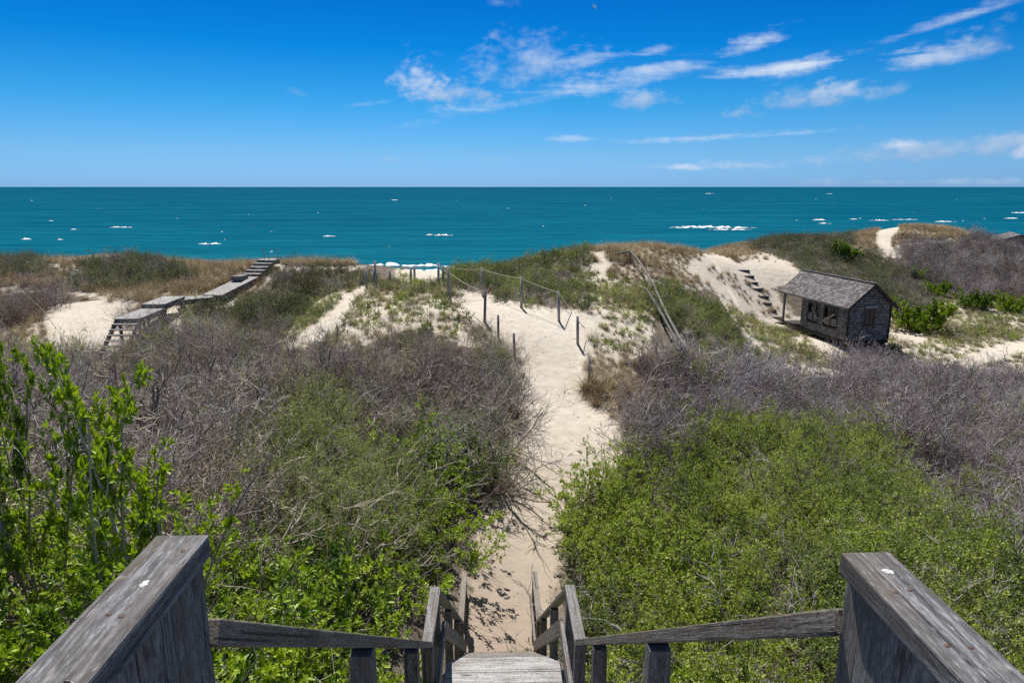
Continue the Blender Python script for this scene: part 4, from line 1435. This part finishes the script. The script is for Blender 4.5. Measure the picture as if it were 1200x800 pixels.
panel('back_wall', slab([(T, -HW + T, ZB), (X1, -HW + T, ZB), (X1, -HW + T, HH), (T, -HW + T, HH)], (0, -T, 0)), M_SHW, HUT)
panel('porch_wall', slab([(X1, -T, ZB), (X1, -HW + T, ZB), (X1, -HW + T, HH), (X1, -HW / 2, HH + HR - .1), (X1, -T, HH)], (-T, 0, 0)), M_DARK, HUT)
panel('floor', slab([(0.02, -.02, ZB), (HL, -.02, ZB), (HL, -HW + .02, ZB), (.02, -HW + .02, ZB)], (0, 0, -.16)), M_DARK, HUT)
for k, (xa, xb, za, zb) in enumerate(wins):
    f_ = panel('window', slab([(xa, -T - .002, za), (xb, -T - .002, za), (xb, -T - .002, zb), (xa, -T - .002, zb)], (0, -.03, 0)), M_GLASS, HUT)
    for (q0, q1) in (((xa, za + .03), (xb, za + .03)), ((xa, zb - .03), (xb, zb - .03))):
        board('frame', (q0[0], .012, q0[1]), (q1[0], .012, q1[1]), .06, .07, M_SASH, f_)
    for x_ in (xa + .03, (xa + xb) / 2, xb - .03):
        board('frame', (x_, .008, za + .07), (x_, .008, zb - .07), 0.05, .06, M_SASH, f_, upv=(1, 0, 0))
    lower = panel('lower_panel', slab([(xa + .07, -.02, za + .14), (xb - .07, -.02, za + .14), (xb - .07, -.02, za + .55), (xa + .07, -.02, za + .55)], (0, -.03, 0)), M_TRIM, f_)
# two slanting braces holding the awning shutters
board('brace', (1.05, .06, 1.40), (1.95, .10, .85), .05, .12, M_WOODP, HUT, upv=(0, 1, 0))
board('brace', (3.0, .06, 1.40), (2.40, .10, .95), .05, .12, M_WOODP, HUT, upv=(0, 1, 0))
# gable window with boarded shutter
gw = panel('shutter', slab([(-.03, -1.0, .95), (-.03, -1.55, .95), (-.03, -1.55, 1.85), (-.03, -1.0, 1.85)], (.03, 0, 0)), M_SHUT, HUT)
for y_ in (-1.0, -1.275, -1.55):
    board('frame', (-.045, y_, .93), (-.045, y_, 1.87), .05, .035, M_SHUT, gw, upv=(1, 0, 0))
board('sill', (-.06, -.92, .91), (-.06, -1.63, .91), .09, .05, M_SHUT, gw)
board('drip_cap', (-.06, -.92, 1.93), (-.06, -1.63, 1.93), .12, .13, M_WOODP, gw)
# corner boards, sill beam, porch
board('corner_board', (-.012, .012, ZB), (-.012, .012, HH), .09, .09, M_DARK, HUT, upv=(1, 0, 0))
board('corner_board', (-.012, -HW - .012, ZB), (-.012, -HW - .012, HH), .07, .07, M_DARK, HUT, upv=(1, 0, 0))
board('sill_beam', (-.02, .03, ZB - .09), (HL, .03, ZB - .09), .06, .16, M_DARK, HUT)
board('sill_beam', (-.03, .03, ZB - .09), (-.03, -HW - .03, ZB - .09), .06, .16, M_DARK, HUT)
for x_, y_ in ((HL - .08, -.02), (HL - .08, -HW + .25)):
    board('porch_post', (x_, y_, ZB), (x_, y_, HH), .11, .11, M_TRIM, HUT, upv=(1, 0, 0))
board('porch_beam', (X1, -.03, HH - .07), (HL + .1, -.03, HH - .07), .09, .13, M_DARK, HUT)
for x_ in (.15, 1.6, 3.2, 4.8, 5.8):
    for y_ in (-.1, -HW + .1):
        wp = HUT.matrix_basis @ Vector((x_, y_, 0))
        gz_ = float(ground(wp.x, wp.y)) - HUT_O[2]
        if gz_ < ZB - .1: board('pier', (x_, y_, gz_ - .3), (x_, y_, ZB - .14), .16, .16, M_DARKIN, HUT, upv=(1, 0, 0))
# roof: two slopes with thickness
ov, oe = .22, .24
sl = HR / (HW / 2)
ro = panel('roof', slab([(-ov, oe, HH - oe * sl + .06), (HL + ov, oe, HH - oe * sl + .06), (HL + ov, -HW / 2, HH + HR + .06), (-ov, -HW / 2, HH + HR + .06)], (0, 0, .07)) +
           slab([(-ov, -HW / 2 - .002, HH + HR + .06), (HL + ov, -HW / 2 - .002, HH + HR + .06), (HL + ov, -HW - oe, HH - oe * sl + .06), (-ov, -HW - oe, HH - oe * sl + .06)], (0, 0, .07)), M_SHR, HUT)
board('ridge_cap', (-ov - .01, -HW / 2, HH + HR + .145), (HL + ov + .01, -HW / 2, HH + HR + .145), .16, .03, M_WOOD, ro)
for s_ in (0, 1):
    a_ = (-ov - .014, oe + .01, HH - oe * sl + .05) if s_ == 0 else (-ov - .014, -HW - oe - .01, HH - oe * sl + .05)
    board('barge_board', a_, (-ov - .014, -HW / 2, HH + HR + .06), .03, .13, M_DARK, ro, upv=(0, 0, 1))

# ----------------------------------------------------------------- cottage roof far right
FH = empty('far_cottage', (68.6, 94, -10.1), R(-25))
tag(FH, 'distant dark shingled cottage gable showing over the ridge at right', 'cottage')
panel('wall', slab([(-4, -3, 0), (4, -3, 0), (4, -3, 2.3), (0, -3, 3.75), (-4, -3, 2.3)], (0, 6, 0)), M_SHW, FH)
rf = panel('roof', slab([(-4.4, -3.4, 2.25), (-4.4, 3.4, 2.25), (0, 3.4, 3.85), (0, -3.4, 3.85)], (0, 0, .12)) + slab([(.003, -3.4, 3.85), (.003, 3.4, 3.85), (4.4, 3.4, 2.25), (4.4, -3.4, 2.25)], (0, 0, .12)), M_SHR, FH)
wn = panel('window', slab([(-.5, -3.03, 1.0), (.5, -3.03, 1.0), (.5, -3.03, 2.0), (-.5, -3.03, 2.0)], (0, .03, 0)), M_GLASS, FH)
board('door', (2.0, -3.03, .05), (2.0, -3.03, 1.95), .8, .05, M_SHUT, FH, upv=(0, 1, 0))

# a gull high over the sea
gd = at(697, 8, 160.0)
GU = Plant(3)
GU.tube([Vector((0, -.5, 0)), Vector((0, -.3, .02)), Vector((0, 0, .04)), Vector((0, .35, .04)), Vector((0, .5, .03)), Vector((0, .6, .0))], [.02, .09, .13, .10, .06, .01], 10)
for s_ in (-1, 1):
    b0 = len(GU.v)
    for k, (x_, y_, z_, w_) in enumerate([(0.03, .05, .06, .20), (.45, .12, .22, .18), (.95, .0, .16, .12), (1.35, -.15, .08, .03)]):
        for dy, dz in ((w_, 0), (0, .025), (-w_, 0), (0, -.015)): GU.v.append((s_ * x_, y_ + dy, z_ + dz))
    for k in range(3):
        for j in range(4):
            j2 = (j + 1) % 4
            GU.q.append((b0 + 4 * k + j, b0 + 4 * k + j2, b0 + 4 * k + 4 + j2, b0 + 4 * k + 4 + j))
go = link('gull', mesh_np('gull', GU.v, quads=GU.q, mats=[M_FOAM], smooth=True), None, tuple(gd))
go.rotation_euler = (0, .3, 1.1)
tag(go, 'tiny white gull gliding high over the sea', 'gull')

# ----------------------------------------------------------------- light
SUN_EL, SUN_AZ = R(59), R(-14)           # azimuth measured from +Y toward +X
sd = Vector((math.sin(SUN_AZ) * math.cos(SUN_EL), math.cos(SUN_AZ) * math.cos(SUN_EL), math.sin(SUN_EL)))
sl_ = bpy.data.lights.new('sun', 'SUN')
sl_.energy = 5.0
sl_.angle = R(.5)
sl_.color = (1.0, .955, .89)
so_ = bpy.data.objects.new('sun', sl_)
COL.objects.link(so_)
so_.rotation_euler = sd.to_track_quat('Z', 'Y').to_euler()

w = bpy.data.worlds.new('World')
scene.world = w
w.use_nodes = True
t = NT(w.node_tree)
bg = t.n['Background']
sky = t.node('ShaderNodeTexSky', sky_type='NISHITA', sun_disc=False, sun_elevation=SUN_EL, sun_rotation=SUN_AZ, altitude=0.0, air_density=1.0, dust_density=0.3, ozone_density=3.0)
tc = t.node('ShaderNodeTexCoord')
dirv = tc.outputs['Generated']
sp = t.node('ShaderNodeSeparateXYZ', {0: dirv})
el = t.math('ARCSINE', sp.outputs[2])
az = t.math('ARCTAN2', sp.outputs[0], sp.outputs[1])
# sky tint: deeper blue above the horizon, dimmed overhead to weaken the fill light
deep = t.ramp(t.math('DIVIDE', el, R(64)), [(0.0, (0.2423, 0.5241, 1.1585)), (0.0094, (0.2423, 0.5241, 1.1585)), (0.0411, (0.226, 0.5009, 0.9242)), (0.1016, (0.0747, 0.4442, 0.7876)), (0.1606, (0.0078, 0.3511, 0.7375)), (0.2125, (0.0042, 0.2879, 0.6784)), (0.3, (0.05, 0.22, 0.42)), (0.42, (0.34, 0.37, 0.40)), (0.8, (0.52, 0.46, 0.42))])
skyc = t.mix(1.0, sky.outputs[0], deep, 'MULTIPLY')


def pix_dir(px, py):
    d = at(px, py, 1.0); d = d / np.linalg.norm(d)
    return math.atan2(d[0], d[1]), math.asin(d[2])


nd_vec = t.node('ShaderNodeCombineXYZ', {0: az, 1: el, 2: 0.0}).outputs[0]
nz1 = t.noise(t.mapping(nd_vec, (20, 34, 1)), 1.0, 6, .56, .4)
nz2 = t.noise(t.mapping(nd_vec, (6, 55, 1), (0, 0, 0), (0, 0, -.22)), 1.0, 6, .58, .6)
nz3 = t.noise(t.mapping(nd_vec, (60, 95, 1), (5, 2, 0)), 1.0, 5, .6, .2)
n1c = t.math('SUBTRACT', nz1, .5); n2c = t.math('SUBTRACT', nz2, .5); n3c = t.math('SUBTRACT', nz3, .5)
puff = t.math('ADD', n1c, t.math('MULTIPLY', n3c, .55))
wisp = t.math('ADD', n2c, t.math('MULTIPLY', n3c, .35))
CLOUDS = [  # px, py, half width, half height, tilt, opacity, whiteness, wispy
    (494, 104, 36, 30, .1, 1.0, .75, 0), (538, 110, 50, 18, .05, .85, .52, 0), (622, 80, 70, 36, -.08, .62, .66, .3), (690, 72, 40, 16, -.1, .5, .8, .5),
    (745, 121, 44, 15, -.08, .9, .45, 0), (940, 118, 88, 18, -.12, .85, .38, 0), (985, 108, 48, 15, -.1, .80, .62, 0), (872, 130, 26, 8, -.25, .7, .35, 0),
    (878, 54, 44, 13, -.28, .75, .95, 1), (915, 78, 75, 13, -.12, .75, .95, 1), (770, 60, 24, 8, -.2, .55, .9, 1), (940, 80, 45, 14, -.15, .8, .9, .5), (1128, 60, 62, 20, -.1, .80, .24, .3), (1085, 72, 70, 18, -.1, .75, .85, .8),
    (1110, 26, 90, 9, -.22, .6, .9, 1), (840, 160, 90, 8, -.03, .65, .95, 1), (930, 157, 60, 5, -.03, .4, .9, 1), (1056, 170, 24, 9, 0, .85, .9, 0), (1110, 180, 130, 16, -.03, .85, .28, .2), (1200, 166, 66, 16, -.05, .9, .42, 0), (1250, 175, 60, 18, 0, .9, .7, 0),
    (800, 196, 22, 6, 0, .85, .95, 0), (850, 195, 100, 6, 0, .55, .7, .2), (950, 189, 60, 5, 0, .5, .5, .2), (640, 112, 150, 14, -.2, .40, .9, 1), (730, 98, 110, 16, -.22, .45, .95, 1), (665, 163, 24, 5, 0, .4, .9, 1),
    (455, 189, 22, 4, 0, .4, .35, 0), (495, 190, 14, 4, 0, .4, .35, 0), (574, 188, 24, 3, 0, .5, .35, 0), (495, 199, 10, 2.5, 0, .35, .35, 0), (350, 110, 12, 5, .3, .25, .3, 0), (1090, 214, 190, 5, 0, .5, .5, .2), (585, 3, 18, 10, 0, .35, .7, .3),
    (1050, 105, 30, 10, -.4, .4, .3, .3), (420, 124, 40, 4, -.1, .25, .9, 1),
]
NG = bpy.data.node_groups.new('cloud', 'ShaderNodeTree')
for nm in ('Az', 'El', 'Noise', 'A0', 'E0', 'W', 'H', 'Cos', 'Sin', 'Op', 'White', 'Thr'):
    NG.interface.new_socket(nm, in_out='INPUT', socket_type='NodeSocketFloat')
NG.interface.new_socket('Color', in_out='INPUT', socket_type='NodeSocketColor')
NG.interface.new_socket('Color', in_out='OUTPUT', socket_type='NodeSocketColor')
g = NT(NG)
gi = g.n.new('NodeGroupInput'); go_ = g.n.new('NodeGroupOutput')
I = gi.outputs
da = g.math('SUBTRACT', I['Az'], I['A0']); de = g.math('SUBTRACT', I['El'], I['E0'])
u = g.math('DIVIDE', g.math('ADD', g.math('MULTIPLY', da, I['Cos']), g.math('MULTIPLY', de, I['Sin'])), I['W'])
v = g.math('DIVIDE', g.math('SUBTRACT', g.math('MULTIPLY', de, I['Cos']), g.math('MULTIPLY', da, I['Sin'])), I['H'])
# flat underside: squeeze below the middle
vb = g.math('MULTIPLY', v, g.math('ADD', 1.0, g.math('MULTIPLY', g.math('LESS_THAN', v, 0.0), .7)))
r2 = g.math('ADD', g.math('MULTIPLY', u, u), g.math('MULTIPLY', vb, vb))
dens = g.math('ADD', g.math('SUBTRACT', 1.0, g.math('SQRT', r2)), g.math('MULTIPLY', I['Noise'], I['Thr']))
al = g.node('ShaderNodeMapRange', {'Value': dens, 'From Min': .02, 'From Max': 1.30, 'To Min': 0.0, 'To Max': 1.0}, interpolation_type='SMOOTHSTEP').outputs[0]
al = g.math('MULTIPLY', al, I['Op'])
shade = g.math('ADD', g.math('MULTIPLY', g.math('ADD', g.math('MULTIPLY', v, .55), .35), 1.0), g.math('MULTIPLY', I['Noise'], .9))
shade = g.math('ADD', g.math('MULTIPLY', shade, .55), g.math('SUBTRACT', I['White'], .28), clamp=True)
ccol = g.ramp(shade, [(0.0, (2.2, 3.5, 5.4)), (.5, (3.9, 4.9, 6.5)), (1.0, (6.4, 6.9, 7.7))])
g.l.new(g.mix(al, I['Color'], ccol), go_.inputs[0])
cur = skyc
for (px, py, hw, hh, tl, op, wh, ws) in CLOUDS:
    a0, e0_ = pix_dir(px, py)
    a1, _ = pix_dir(px + hw, py); _, e1 = pix_dir(px, py - hh)
    nd = t.n.new('ShaderNodeGroup'); nd.node_tree = NG
    t.l.new(az, nd.inputs['Az']); t.l.new(el, nd.inputs['El'])
    t.l.new(wisp if ws > .4 else puff, nd.inputs['Noise'])
    for k_n, v_n in (('A0', a0), ('E0', e0_), ('W', (a1 - a0) * 1.25), ('H', (e1 - e0_) * 1.3), ('Cos', math.cos(-tl)), ('Sin', math.sin(-tl)), ('Op', op * .95), ('White', wh - .08), ('Thr', 3.0 if ws > .4 else 2.3)):
        nd.inputs[k_n].default_value = v_n
    t.l.new(cur, nd.inputs['Color'])
    cur = nd.outputs[0]
t.l.new(cur, bg.inputs['Color'])
bg.inputs['Strength'].default_value = 0.10

vs = scene.view_settings
scene.display_settings.display_device = 'sRGB'
vs.view_transform = 'Standard'
vs.look = 'None'
vs.exposure = 0.35
vs.gamma = 1.0
vs.use_curve_mapping = False
scene.cycles.max_bounces = 6
scene.cycles.diffuse_bounces = 3
scene.cycles.glossy_bounces = 2
scene.cycles.transmission_bounces = 3
scene.cycles.use_denoising = False
